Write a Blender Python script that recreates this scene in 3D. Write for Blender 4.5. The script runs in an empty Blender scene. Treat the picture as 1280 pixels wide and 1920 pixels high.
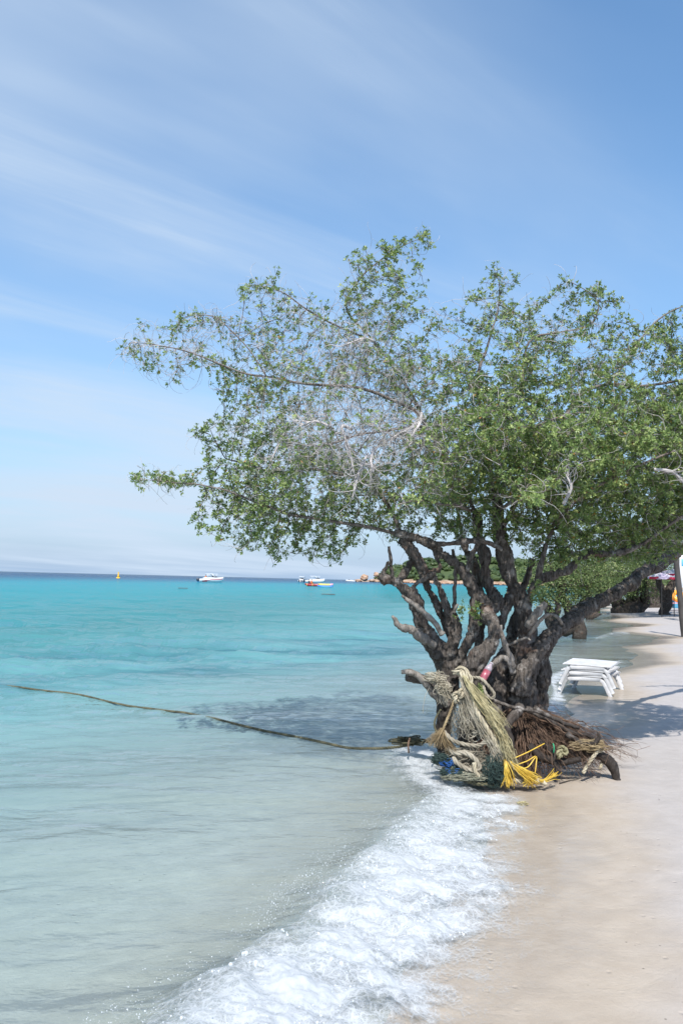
import bpy, math, random
import numpy as np
from mathutils import Vector

random.seed(7)
RNG = np.random.default_rng(11)
scene = bpy.context.scene
COL = scene.collection
PI = math.pi

# ---------------------------------------------------------------- camera
CAM_H = 1.5
PITCH = math.radians(4.84)
ROLL = math.radians(1.389)
LENS = 28.0
cam_d = bpy.data.cameras.new('camera')
cam_d.lens = LENS
cam_d.sensor_width = 36.0
cam_d.clip_start = 0.05
cam_d.clip_end = 30000
cam = bpy.data.objects.new('camera', cam_d)
COL.objects.link(cam)
cam.location = (0, 0, CAM_H)


def _rx(a):
    c, s = math.cos(a), math.sin(a)
    return np.array([[1, 0, 0], [0, c, -s], [0, s, c]])


def _rz(a):
    c, s = math.cos(a), math.sin(a)
    return np.array([[c, -s, 0], [s, c, 0], [0, 0, 1]])


CAM_R = _rx(PI / 2 + PITCH) @ _rz(ROLL)
from mathutils import Matrix
cam.rotation_euler = Matrix(CAM_R.tolist()).to_euler()
scene.camera = cam

# ---------------------------------------------------------------- sun and sky
SUN_EL = math.radians(52)
SUN_AZ = math.radians(-176)          # measured from +Y towards +X: behind the viewer
sun_from = Vector((math.sin(SUN_AZ) * math.cos(SUN_EL), math.cos(SUN_AZ) * math.cos(SUN_EL), math.sin(SUN_EL)))
sun_d = bpy.data.lights.new('sun', 'SUN')
sun_d.energy = 3.9
sun_d.angle = math.radians(0.53)
sun_d.color = (1.0, 0.96, 0.90)
sun = bpy.data.objects.new('sun', sun_d)
COL.objects.link(sun)
sun.rotation_euler = (-sun_from).to_track_quat('-Z', 'Y').to_euler()
sun.location = (-20, -20, 40)

world = bpy.data.worlds.new('World')
scene.world = world
world.use_nodes = True
wn = world.node_tree
for n in list(wn.nodes):
    wn.nodes.remove(n)


def wnode(t, **kw):
    n = wn.nodes.new(t)
    for k, v in kw.items():
        setattr(n, k, v)
    return n


def wmath(op, a, b=None, clamp=False):
    n = wnode('ShaderNodeMath', operation=op, use_clamp=clamp)
    for i, v in enumerate((a, b)):
        if v is None:
            continue
        if isinstance(v, (int, float)):
            n.inputs[i].default_value = v
        else:
            wn.links.new(v, n.inputs[i])
    return n.outputs[0]


sky = wnode('ShaderNodeTexSky', sky_type='NISHITA', sun_disc=False)
sky.sun_elevation = SUN_EL
sky.sun_rotation = SUN_AZ % (2 * PI)
sky.altitude = 0
sky.air_density = 1.0
sky.dust_density = 0.6
sky.ozone_density = 1.6
tc = wnode('ShaderNodeTexCoord')
sep = wnode('ShaderNodeSeparateXYZ')
wn.links.new(tc.outputs['Generated'], sep.inputs[0])
zc = wmath('ADD', wmath('MAXIMUM', sep.outputs[2], 0.0), 0.10)
cu = wmath('DIVIDE', sep.outputs[0], zc)
cv = wmath('DIVIDE', sep.outputs[1], zc)
comb = wnode('ShaderNodeCombineXYZ')
wn.links.new(cu, comb.inputs[0])
wn.links.new(cv, comb.inputs[1])


def wisps(scale, sx, sy, rot, lo, hi, loc=(0, 0, 0), det=7, rough=0.55, dist=0.6):
    m = wnode('ShaderNodeMapping')
    r0 = wnode('ShaderNodeMapping')
    r0.inputs['Rotation'].default_value = (0, 0, rot)
    wn.links.new(comb.outputs[0], r0.inputs[0])
    m.inputs['Scale'].default_value = (sx, sy, 1)
    m.inputs['Location'].default_value = loc
    wn.links.new(r0.outputs[0], m.inputs[0])
    n = wnode('ShaderNodeTexNoise')
    n.inputs['Scale'].default_value = scale
    n.inputs['Detail'].default_value = det
    n.inputs['Roughness'].default_value = rough
    n.inputs['Distortion'].default_value = dist
    wn.links.new(m.outputs[0], n.inputs['Vector'])
    r = wnode('ShaderNodeMapRange', interpolation_type='SMOOTHSTEP')
    r.inputs['From Min'].default_value = lo
    r.inputs['From Max'].default_value = hi
    wn.links.new(n.outputs[0], r.inputs['Value'])
    return r.outputs[0]


broad = wisps(0.60, 0.7, 1.1, -0.70, 0.36, 0.70, loc=(0.75, 0.2, 0), det=5, rough=0.5, dist=0.4)
streak = wisps(0.95, 0.40, 2.0, -0.66, 0.38, 0.80, loc=(3.1, 1.7, 0), dist=0.9)
fine = wisps(3.0, 0.40, 2.2, -0.62, 0.35, 0.85, loc=(0.4, 5.0, 0), det=9, rough=0.62, dist=0.8)
# the cirrus bank lies over the sea to the left and thins out to the right
bank = wnode('ShaderNodeMapRange', interpolation_type='SMOOTHSTEP')
bank.inputs['From Min'].default_value = 0.42
bank.inputs['From Max'].default_value = -0.22
bank.inputs['To Min'].default_value = 0.10
wn.links.new(sep.outputs[0], bank.inputs['Value'])
c1 = wmath('MULTIPLY', wmath('ADD', wmath('MULTIPLY', broad, 0.95), wmath('MULTIPLY', streak, 0.42)), bank.outputs[0])
c2 = wmath('MULTIPLY', wmath('MULTIPLY', streak, fine), wmath('ADD', 0.16, wmath('MULTIPLY', bank.outputs[0], 0.25)))
cl = wmath('MULTIPLY', wmath('ADD', wmath('ADD', c1, c2), wmath('MULTIPLY', bank.outputs[0], 0.16)), 0.80, clamp=True)
# sea haze low over the horizon
low = wmath('SUBTRACT', 1.0, wmath('MAXIMUM', sep.outputs[2], 0.0))
veil = wmath('MULTIPLY', wmath('POWER', low, 3.6), 0.95)
hsv = wnode('ShaderNodeHueSaturation')
hsv.inputs['Hue'].default_value = 0.496
hsv.inputs['Saturation'].default_value = 1.2
hsv.inputs['Value'].default_value = 1.0
wn.links.new(sky.outputs[0], hsv.inputs['Color'])
mixh = wnode('ShaderNodeMix', data_type='RGBA')
wn.links.new(veil, mixh.inputs['Factor'])
wn.links.new(hsv.outputs[0], mixh.inputs['A'])
mixh.inputs['B'].default_value = (1.55, 2.30, 3.42, 1)
mix = wnode('ShaderNodeMix', data_type='RGBA')
wn.links.new(cl, mix.inputs['Factor'])
wn.links.new(mixh.outputs['Result'], mix.inputs['A'])
mix.inputs['B'].default_value = (2.85, 3.45, 4.2, 1)
bg = wnode('ShaderNodeBackground')
bg.inputs['Strength'].default_value = 0.15
wo = wnode('ShaderNodeOutputWorld')
wn.links.new(mix.outputs['Result'], bg.inputs['Color'])
wn.links.new(bg.outputs[0], wo.inputs[0])

scene.view_settings.view_transform = 'Standard'
scene.view_settings.look = 'None'
scene.view_settings.exposure = 0.58
scene.view_settings.gamma = 1.0
scene.render.engine = 'CYCLES'
scene.cycles.max_bounces = 6
scene.cycles.diffuse_bounces = 2
scene.cycles.glossy_bounces = 2
scene.cycles.transmission_bounces = 2
scene.cycles.transparent_max_bounces = 16
scene.cycles.caustics_reflective = False
scene.cycles.caustics_refractive = False
scene.cycles.use_denoising = True

# ---------------------------------------------------------------- photo geometry -> world
FPX = LENS / 36.0 * 1920.0
CP = np.array([0.0, 0.0, CAM_H])


def ray(px, py):
    px = np.asarray(px, float)
    py = np.asarray(py, float)
    v = np.stack([(px - 640) / FPX, -(py - 960) / FPX, -np.ones_like(px)], -1)
    return v @ CAM_R.T


def P(px, py, Y):
    """world point seen at photo pixel px,py whose distance along +Y is Y"""
    r = ray(px, py)
    return CP + r * (np.asarray(Y, float) / r[..., 1])[..., None]


def G(px, py, z=0.0):
    """world point at photo pixel px,py lying at height z"""
    r = ray(px, py)
    return CP + r * ((z - CAM_H) / r[..., 2])[..., None]


def project(p):
    q = (np.asarray(p) - CP) @ CAM_R
    return 640 - q[..., 0] / q[..., 2] * FPX, 960 + q[..., 1] / q[..., 2] * FPX


# ---------------------------------------------------------------- numpy noise
_perm = np.random.default_rng(3).permutation(512)
_grad = np.random.default_rng(4).normal(size=(512, 3))
_grad /= np.linalg.norm(_grad, axis=1)[:, None]


def noise3(p):
    p = np.asarray(p, float)
    i = np.floor(p).astype(np.int64)
    f = p - i
    u = f * f * f * (f * (f * 6 - 15) + 10)
    out = 0
    for dx in (0, 1):
        wx = u[..., 0] if dx else 1 - u[..., 0]
        for dy in (0, 1):
            wy = u[..., 1] if dy else 1 - u[..., 1]
            for dz in (0, 1):
                wz = u[..., 2] if dz else 1 - u[..., 2]
                h = _perm[(i[..., 0] + dx) & 511]
                h = _perm[(h + i[..., 1] + dy) & 511]
                h = _perm[(h + i[..., 2] + dz) & 511]
                g = _grad[h]
                d = g[..., 0] * (f[..., 0] - dx) + g[..., 1] * (f[..., 1] - dy) + g[..., 2] * (f[..., 2] - dz)
                out = out + wx * wy * wz * d
    return out * 1.6


def fbm(p, octv=4, lac=2.03, gain=0.5):
    p = np.asarray(p, float)
    a, s = 1.0, 0
    for k in range(octv):
        s = s + a * noise3(p + 17.3 * k)
        p = p * lac
        a *= gain
    return s


def v3(x, y, z=0.0):
    x, y = np.broadcast_arrays(np.asarray(x, float), np.asarray(y, float))
    return np.stack([x, y, np.zeros_like(x) + z], -1)


# ---------------------------------------------------------------- mesh helpers
class MB:
    """collects vertices and faces"""

    def __init__(self):
        self.V, self.F3, self.F4, self.n, self.A = [], [], [], 0, []

    def add(self, V, F, a=None):
        V = np.asarray(V, float).reshape(-1, 3)
        if isinstance(F, (tuple, list)) and len(F) and isinstance(F[0], np.ndarray) and F[0].ndim == 2:
            fs = F
        else:
            fs = [np.asarray(F, int)]
        for f in fs:
            if f.size == 0:
                continue
            (self.F3 if f.shape[1] == 3 else self.F4).append(f + self.n)
        self.V.append(V)
        self.A.append(np.zeros(len(V)) if a is None else np.zeros(len(V)) + a)
        self.n += len(V)
        return self

    def arrays(self):
        V = np.concatenate(self.V) if self.V else np.zeros((0, 3))
        F3 = np.concatenate(self.F3) if self.F3 else np.zeros((0, 3), int)
        F4 = np.concatenate(self.F4) if self.F4 else np.zeros((0, 4), int)
        return V, F3, F4, np.concatenate(self.A)


def mk_mesh(name, V, F3, F4, smooth=True):
    me = bpy.data.meshes.new(name)
    nv, n3, n4 = len(V), len(F3), len(F4)
    me.vertices.add(nv)
    me.vertices.foreach_set('co', np.ascontiguousarray(V, np.float32).ravel())
    me.loops.add(n3 * 3 + n4 * 4)
    me.loops.foreach_set('vertex_index', np.concatenate([F3.ravel(), F4.ravel()]).astype(np.int32))
    me.polygons.add(n3 + n4)
    st = np.concatenate([np.arange(n3) * 3, n3 * 3 + np.arange(n4) * 4]).astype(np.int32)
    me.polygons.foreach_set('loop_start', st)
    me.polygons.foreach_set('use_smooth', np.full(n3 + n4, smooth))
    me.update(calc_edges=True)
    return me


def world_origin(o):
    v = np.zeros(3)
    while o is not None:
        v = v + np.array(o.location)
        o = o.parent
    return v


def obj(name, mb, mat, parent=None, smooth=True, origin=None, attr=None, **props):
    """one mesh object from collected world-space geometry"""
    V, F3, F4, A = mb.arrays()
    if parent is not None:
        org = world_origin(parent)
        loc = (0, 0, 0)
    else:
        if origin is None:
            origin = (V[:, 0].mean(), V[:, 1].mean(), V[:, 2].min()) if len(V) else (0, 0, 0)
        org = np.array(origin, float)
        loc = tuple(org)
    me = mk_mesh(name, V - org, F3, F4, smooth)
    if attr:
        at = me.attributes.new(attr, 'FLOAT', 'POINT')
        at.data.foreach_set('value', A.astype(np.float32))
    if mat is not None:
        me.materials.append(mat)
    o = bpy.data.objects.new(name, me)
    COL.objects.link(o)
    o.location = loc
    if parent is not None:
        o.parent = parent
    for k, v in props.items():
        o[k] = v
    return o


def empty(name, loc, label, category, group=None):
    o = bpy.data.objects.new(name, None)
    o.empty_display_size = 0.2
    COL.objects.link(o)
    o.location = tuple(float(c) for c in loc)
    o['label'] = label
    o['category'] = category
    if group:
        o['group'] = group
    return o


def tag(o, label, category, group=None):
    o['label'] = label
    o['category'] = category
    if group:
        o['group'] = group
    return o


def copy_tree(o, parent=None):
    c = o.copy()
    COL.objects.link(c)
    c.parent = parent
    for ch in [x for x in bpy.data.objects if x.parent == o]:
        copy_tree(ch, c)
    return c


def smooth_path(pts, n=None, step=None, closed=False):
    """Catmull-Rom through pts (k x m), resampled evenly"""
    p = np.asarray(pts, float)
    if len(p) == 2:
        q = p[0] + (p[1] - p[0]) * np.linspace(0, 1, 12)[:, None]
    else:
        if closed:
            e = np.vstack([p[-1], p, p[0], p[1]])
        else:
            e = np.vstack([2 * p[0] - p[1], p, 2 * p[-1] - p[-2]])
        t = np.linspace(0, 1, 14, endpoint=False)[:, None]
        segs = []
        for i in range(1, len(e) - 2):
            a, b, c, d = e[i - 1], e[i], e[i + 1], e[i + 2]
            segs.append(0.5 * ((2 * b) + (c - a) * t + (2 * a - 5 * b + 4 * c - d) * t ** 2 + (3 * b - a - 3 * c + d) * t ** 3))
        q = np.vstack(segs + [e[-2][None]])
    L = np.concatenate([[0], np.cumsum(np.linalg.norm(np.diff(q[:, :3], axis=0), axis=1))])
    if n is None:
        n = max(3, int(L[-1] / step) + 1)
    s = np.linspace(0, L[-1], n)
    return np.stack([np.interp(s, L, q[:, k]) for k in range(q.shape[1])], -1)


def frames(p):
    t = np.gradient(p, axis=0)
    t /= np.linalg.norm(t, axis=1)[:, None] + 1e-12
    a = np.array([0, 0, 1.0]) if abs(t[0, 2]) < 0.9 else np.array([1.0, 0, 0])
    n = np.cross(t[0], a)
    n /= np.linalg.norm(n)
    N = [n]
    for i in range(1, len(p)):
        n = N[-1] - t[i] * np.dot(N[-1], t[i])
        n /= np.linalg.norm(n) + 1e-12
        N.append(n)
    N = np.array(N)
    return t, N, np.cross(t, N)


def tube(p, r, sides=6, caps=True):
    p = np.asarray(p, float)
    r = np.zeros(len(p)) + r
    t, N, B = frames(p)
    a = np.linspace(0, 2 * PI, sides, endpoint=False)
    ring = N[:, None, :] * np.cos(a)[None, :, None] + B[:, None, :] * np.sin(a)[None, :, None]
    V = (p[:, None, :] + ring * r[:, None, None]).reshape(-1, 3)
    k = len(p)
    i = np.arange(k - 1)[:, None] * sides
    j = np.arange(sides)[None, :]
    j2 = (j + 1) % sides
    F4 = np.stack([i + j, i + j2, i + sides + j2, i + sides + j], -1).reshape(-1, 4)
    if not caps:
        return V, F4
    V = np.vstack([V, p[0], p[-1]])
    c0, c1 = k * sides, k * sides + 1
    jj = np.arange(sides)
    F3 = np.vstack([np.stack([np.full(sides, c0), (jj + 1) % sides, jj], -1),
                    np.stack([np.full(sides, c1), (k - 1) * sides + jj, (k - 1) * sides + (jj + 1) % sides], -1)])
    return V, [F3, F4]


def tubes_many(paths, radii, sides=3):
    """paths (n,k,3), radii (n,k): many thin tubes at once"""
    paths = np.asarray(paths)
    n, k, _ = paths.shape
    t = np.gradient(paths, axis=1)
    t /= np.linalg.norm(t, axis=2, keepdims=True) + 1e-12
    ref = np.where(np.abs(t[:, :1, 2:3]) < 0.8, np.array([0, 0, 1.0]), np.array([1.0, 0, 0]))
    ref = np.repeat(ref, k, 1)
    N = np.cross(t, ref)
    N /= np.linalg.norm(N, axis=2, keepdims=True) + 1e-9
    B = np.cross(t, N)
    a = np.linspace(0, 2 * PI, sides, endpoint=False)
    V = paths[:, :, None, :] + (N[:, :, None, :] * np.cos(a)[None, None, :, None] + B[:, :, None, :] * np.sin(a)[None, None, :, None]) * radii[:, :, None, None]
    base = (np.arange(n)[:, None, None] * k + np.arange(k - 1)[None, :, None]) * sides
    j = np.arange(sides)[None, None, :]
    j2 = (j + 1) % sides
    F = np.stack([base + j, base + j2, base + sides + j2, base + sides + j], -1).reshape(-1, 4)
    return V.reshape(-1, 3), F


def box(c, s, rz=0.0, bev=0.0):
    """box centred at c with size s, chamfered by bev"""
    x, y, z = np.array(s) / 2.0
    if bev <= 0:
        V = np.array([[i * x, j * y, k * z] for i in (-1, 1) for j in (-1, 1) for k in (-1, 1)])
        F = np.array([[0, 1, 3, 2], [4, 6, 7, 5], [0, 4, 5, 1], [2, 3, 7, 6], [0, 2, 6, 4], [1, 5, 7, 3]])
    else:
        b = bev
        rings = []
        for zz, ins in ((-z, b), (-z + b, 0), (z - b, 0), (z, b)):
            xx, yy = x - ins, y - ins
            rings.append([[-xx + b, -yy, zz], [xx - b, -yy, zz], [xx, -yy + b, zz], [xx, yy - b, zz], [xx - b, yy, zz], [-xx + b, yy, zz], [-xx, yy - b, zz], [-xx, -yy + b, zz]])
        V = np.array(rings).reshape(-1, 3)
        F = []
        for r in range(3):
            for j in range(8):
                F.append([r * 8 + j, r * 8 + (j + 1) % 8, r * 8 + 8 + (j + 1) % 8, r * 8 + 8 + j])
        for r, rev in ((0, True), (24, False)):
            q = [[0, 1, 2, 7], [7, 2, 3, 6], [6, 3, 4, 5]]
            for f in q:
                f = [r + i for i in f]
                F.append(f[::-1] if rev else f)
        F = np.array(F)
    V = V @ _rz(rz).T + np.array(c)
    return V, F


_ICO = {}


def ico(sub=1):
    if sub in _ICO:
        return _ICO[sub]
    g = (1 + 5 ** 0.5) / 2
    V = np.array([[-1, g, 0], [1, g, 0], [-1, -g, 0], [1, -g, 0], [0, -1, g], [0, 1, g], [0, -1, -g], [0, 1, -g], [g, 0, -1], [g, 0, 1], [-g, 0, -1], [-g, 0, 1]], float)
    F = np.array([[0, 11, 5], [0, 5, 1], [0, 1, 7], [0, 7, 10], [0, 10, 11], [1, 5, 9], [5, 11, 4], [11, 10, 2], [10, 7, 6], [7, 1, 8], [3, 9, 4], [3, 4, 2], [3, 2, 6], [3, 6, 8], [3, 8, 9], [4, 9, 5], [2, 4, 11], [6, 2, 10], [8, 6, 7], [9, 8, 1]])
    V /= np.linalg.norm(V, axis=1)[:, None]
    for _ in range(sub):
        cache, nf, vl = {}, [], [tuple(v) for v in V]

        def mid(a, b):
            k = (min(a, b), max(a, b))
            if k not in cache:
                m = (np.array(vl[a]) + np.array(vl[b])) / 2
                vl.append(tuple(m / np.linalg.norm(m)))
                cache[k] = len(vl) - 1
            return cache[k]
        for a, b, c in F:
            x, y, z = mid(a, b), mid(b, c), mid(c, a)
            nf += [[a, x, z], [b, y, x], [c, z, y], [x, y, z]]
        V, F = np.array(vl), np.array(nf)
    _ICO[sub] = (V, F)
    return V, F


def spheres(C, R, sub=0):
    V, F = ico(sub)
    C = np.asarray(C)
    R = np.asarray(R)
    if R.ndim == 1:
        R = R[:, None]
    VV = (C[:, None, :] + V[None] * R[:, None, :]).reshape(-1, 3)
    FF = (F[None] + (np.arange(len(C)) * len(V))[:, None, None]).reshape(-1, 3)
    return VV, FF


# ---------------------------------------------------------------- materials
class NT:
    def __init__(self, name):
        self.m = bpy.data.materials.new(name)
        self.m.use_nodes = True
        self.t = self.m.node_tree
        for n in list(self.t.nodes):
            self.t.nodes.remove(n)
        self.out = self.t.nodes.new('ShaderNodeOutputMaterial')

    def n(self, t, ins=None, **kw):
        nd = self.t.nodes.new(t)
        for k, v in kw.items():
            setattr(nd, k, v)
        for k, v in (ins or {}).items():
            self.set(nd.inputs[k], v)
        return nd

    def set(self, sock, v):
        if isinstance(v, bpy.types.NodeSocket):
            self.t.links.new(v, sock)
        elif isinstance(v, bpy.types.Node):
            self.t.links.new(v.outputs[0], sock)
        else:
            if isinstance(v, tuple) and len(v) == 3 and sock.type == 'RGBA':
                v = v + (1,)
            sock.default_value = v

    def math(self, op, a, b=0.0, clamp=False):
        return self.n('ShaderNodeMath', {0: a, 1: b}, operation=op, use_clamp=clamp).outputs[0]

    def ramp(self, fac, stops, interp='LINEAR'):
        r = self.n('ShaderNodeValToRGB', {'Fac': fac})
        r.color_ramp.interpolation = interp
        e = r.color_ramp.elements
        while len(e) < len(stops):
            e.new(0.5)
        for i, (p, c) in enumerate(stops):
            e[i].position = p
            if isinstance(c, (int, float)):
                c = (c, c, c)
            e[i].color = tuple(c) + (1,)
        return r.outputs[0]

    def maprange(self, v, a, b, c=0.0, d=1.0, smooth=True):
        return self.n('ShaderNodeMapRange', {'Value': v, 'From Min': a, 'From Max': b, 'To Min': c, 'To Max': d}, interpolation_type='SMOOTHSTEP' if smooth else 'LINEAR').outputs[0]

    def noise(self, scale, det=4, rough=0.5, vec=None, dist=0.0):
        ins = {'Scale': scale, 'Detail': det, 'Roughness': rough, 'Distortion': dist}
        nd = self.n('ShaderNodeTexNoise', ins)
        if vec is not None:
            self.set(nd.inputs['Vector'], vec)
        return nd.outputs[0]

    def pos(self, scale=None):
        g = self.n('ShaderNodeNewGeometry').outputs['Position']
        if scale is None:
            return g
        return self.n('ShaderNodeMapping', {'Vector': g, 'Scale': scale}).outputs[0]

    def mixc(self, f, a, b, blend='MIX'):
        nd = self.n('ShaderNodeMix', data_type='RGBA', blend_type=blend)
        self.set(nd.inputs['Factor'], f)
        self.set(nd.inputs['A'], a)
        self.set(nd.inputs['B'], b)
        return nd.outputs['Result']

    def attr(self, name):
        return self.n('ShaderNodeAttribute', attribute_name=name).outputs['Fac']

    def bump(self, h, strength=0.3, dist=0.01, normal=None):
        nd = self.n('ShaderNodeBump', {'Height': h, 'Strength': strength, 'Distance': dist})
        if normal is not None:
            self.set(nd.inputs['Normal'], normal)
        return nd.outputs[0]

    def principled(self, **ins):
        return self.n('ShaderNodeBsdfPrincipled', {k.replace('_', ' '): v for k, v in ins.items()}).outputs[0]

    def mixs(self, f, a, b):
        nd = self.n('ShaderNodeMixShader')
        self.set(nd.inputs[0], f)
        self.set(nd.inputs[1], a)
        self.set(nd.inputs[2], b)
        return nd.outputs[0]

    def done(self, s):
        self.t.links.new(s, self.out.inputs['Surface'])
        return self.m


def simple(name, col, rough=0.6, var=0.12, scale=8.0, metal=0.0, bump=0.0, bscale=60.0, spec=0.5):
    m = NT(name)
    nz = m.noise(scale, 4, 0.6, vec=m.pos())
    c = tuple(col)
    lo = tuple(x * (1 - var) for x in c)
    hi = tuple(min(1, x * (1 + var)) for x in c)
    bc = m.mixc(m.maprange(nz, 0.3, 0.7), lo, hi)
    ins = dict(Base_Color=bc, Roughness=rough, Metallic=metal)
    if bump:
        ins['Normal'] = m.bump(m.noise(bscale, 4, 0.6, vec=m.pos()), bump, 0.01)
    nd = m.n('ShaderNodeBsdfPrincipled', {k.replace('_', ' '): v for k, v in ins.items()})
    nd.inputs['Specular IOR Level'].default_value = spec
    return m.done(nd.outputs[0])
# ================================================================ SETTING
_sy = np.array([-8, 0, 2.85, 3.7, 4.4, 6.0, 7.4, 9.8, 11, 13, 16.4, 20, 26.7, 43, 60, 100, 200, 400, 9000.])
_sx = np.array([-1.6, -0.4, 0.22, 0.5, 0.72, 1.10, 1.55, 2.75, 3.35, 4.1, 5.6, 7.7, 9.6, 14.0, 19.8, 36, 78, 170, 4200.])


def shore_x(y):
    y = np.asarray(y, float)
    w = np.clip((y - 8) / 8, 0, 1) * np.clip(60 / np.maximum(y, 1), 0, 1)
    return np.interp(y, _sy, _sx) + w * (0.55 * np.sin(y * 0.83 + 0.9) + 0.35 * noise3(v3(y * 0.9, 3.3, 1.7)))


def shore_d(x, y):
    return (np.asarray(x) - shore_x(y)) * 0.93


def sand_z(x, y):
    d = shore_d(x, y)
    up = np.where(d < 4, 0.052 * d, 0.208 + 0.02 * (np.minimum(d, 45) - 4))
    dn = np.maximum(0.085 * d, -3.2)
    z = np.where(d > 0, up, dn)
    near = np.clip(1.5 - np.hypot(x, y) / 40, 0, 1)
    z = z + near * (0.012 * noise3(v3(np.asarray(x) * 0.8, np.asarray(y) * 0.8, 0.5)) + 0.005 * noise3(v3(np.asarray(x) * 2.6, np.asarray(y) * 2.6, 4.5)))
    return z


def fan(nrow, ncol, y0, y1, umax, off):
    """rows spaced ever wider with distance, columns fanning out"""
    k = np.geomspace(off * 0.5, y1 + off, nrow) - off
    k = np.concatenate([[y0], k[k > y0 + 0.05]])
    u = np.linspace(-umax, umax, ncol)
    Y = np.repeat(k[:, None], ncol, 1)
    X = u[None, :] * (Y + off + 4)
    nr = len(k)
    i = np.arange(nr - 1)[:, None] * ncol
    j = np.arange(ncol - 1)[None, :]
    F = np.stack([i + j, i + j + 1, i + ncol + j + 1, i + ncol + j], -1).reshape(-1, 4)
    return X.ravel(), Y.ravel(), F


# ---- sand
def sand_material():
    m = NT('wet and dry sand')
    d = m.attr('offset')
    p = m.pos()
    nz = m.noise(0.55, 3, 0.5, vec=p)
    nz2 = m.noise(3.0, 4, 0.6, vec=m.pos((0.7, 2.2, 1)))
    dd = m.math('ADD', d, m.math('ADD', m.math('MULTIPLY', m.math('SUBTRACT', nz, 0.5), 1.5), m.math('MULTIPLY', m.math('SUBTRACT', nz2, 0.5), 0.35)))
    wet = m.maprange(dd, 0.55, 1.35, 1.0, 0.0)
    soaked = m.maprange(dd, 0.15, 0.85, 1.0, 0.0)
    grain = m.noise(420, 3, 0.7, vec=p)
    mott = m.noise(7, 5, 0.6, vec=p)
    dry = m.mixc(m.maprange(mott, 0.3, 0.7), (0.405, 0.372, 0.350), (0.445, 0.410, 0.388))
    damp = m.mixc(m.maprange(mott, 0.3, 0.7), (0.402, 0.336, 0.266), (0.445, 0.378, 0.304))
    col = m.mixc(wet, dry, damp)
    col = m.mixc(m.maprange(d, -1.6, -0.4, 1.0, 0.0), col, m.mixc(m.maprange(mott, 0.3, 0.7), (0.50, 0.49, 0.455), (0.62, 0.60, 0.555)))
    col = m.mixc(m.maprange(grain, 0.25, 0.75), m.mixc(0.14, col, (0.12, 0.10, 0.08)), col)
    specks = m.n('ShaderNodeTexVoronoi', {'Vector': p, 'Scale': 15.0, 'Randomness': 1.0}).outputs['Distance']
    sp = m.math('MULTIPLY', m.maprange(specks, 0.03, 0.10, 1.0, 0.0), m.maprange(m.noise(2.2, 3, vec=p), 0.48, 0.62))
    col = m.mixc(m.math('MULTIPLY', sp, 0.7), col, (0.10, 0.085, 0.07))
    # little dimples, run-off rills and ripples
    rip = m.noise(5, 6, 0.62, vec=m.pos((1.0, 1.25, 1.0)), dist=0.6)
    dim = m.n('ShaderNodeTexVoronoi', {'Vector': p, 'Scale': 13.0}).outputs['Distance']
    dimh = m.math('MULTIPLY', m.math('MULTIPLY', m.maprange(dim, 0.0, 0.20), m.maprange(m.noise(1.7, 3, vec=p), 0.42, 0.60)), 0.55)
    h = m.math('ADD', m.math('ADD', m.math('MULTIPLY', rip, 0.8), dimh), m.math('ADD', m.math('MULTIPLY', grain, 0.12), m.math('MULTIPLY', m.noise(60, 4, 0.6, vec=p), 0.22)))
    bmp = m.bump(h, m.maprange(dd, -0.4, 0.3, 1.0, 0.45), 0.026)
    rough = m.maprange(soaked, 0, 1, 0.9, 0.42)
    body = m.n('ShaderNodeBsdfPrincipled', {'Base Color': col, 'Roughness': rough, 'Normal': bmp})
    body.inputs['Specular IOR Level'].default_value = 0.3
    filmn = m.bump(m.noise(14, 3, 0.5, vec=m.pos((1, 1.6, 1)), dist=0.5), 0.25, 0.012)
    fres = m.n('ShaderNodeFresnel', {'IOR': 1.33, 'Normal': filmn}).outputs[0]
    gl = m.n('ShaderNodeBsdfGlossy', {'Roughness': 0.08, 'Normal': filmn}).outputs[0]
    return m.done(m.mixs(m.math('MULTIPLY', m.math('MULTIPLY', fres, soaked), 0.85), body.outputs[0], gl))


X, Y, F = fan(420, 320, -7, 9000, 1.25, 8.0)
mb = MB().add(np.stack([X, Y, sand_z(X, Y)], -1), F, shore_d(X, Y))
obj('beach_sand', mb, sand_material(), origin=(0, 0, 0), attr='offset', kind='structure')


# ---- sea
def wave_h(x, y):
    """surface height of the sea; crests run roughly along the shore"""
    x, y = np.asarray(x, float), np.asarray(y, float)
    ca, sa = math.cos(0.30), math.sin(0.30)
    a = ca * x + sa * y          # along a crest
    b = -sa * x + ca * y         # across
    r = np.hypot(x, y)
    d = -shore_d(x, y)
    near = np.clip(d / 9.0, 0.05, 1) ** 1.25
    mid = np.clip(d / 9.0, 0.0, 1)
    far = np.clip(d / 30.0, 0, 1)
    f1 = np.clip(1.6 - r / 25, 0, 1)
    f2 = np.clip(1.6 - r / 70, 0, 1)
    f3 = np.clip(1.6 - r / 260, 0, 1)
    wx = 0.25 * noise3(v3(a * 0.5, b * 0.5, 9.1))
    n1 = fbm(v3(a * 0.8 + wx, b * 1.9 + wx, 0.3), 4, gain=0.58)
    n2 = noise3(v3(a * 0.22, b * 0.62 + wx, 2.3)) + 0.4 * noise3(v3(a * 0.5, b * 1.2, 7.7))
    n3 = noise3(v3(a * 0.05, b * 0.17, 5.1))
    sharp = lambda n: n + 0.35 * n * np.abs(n)
    return 0.066 * near * f1 * sharp(n1) + 0.13 * mid * f2 * sharp(n2) + 0.10 * far * f3 * n3 + 0.006 * near * f1 * n2




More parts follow.
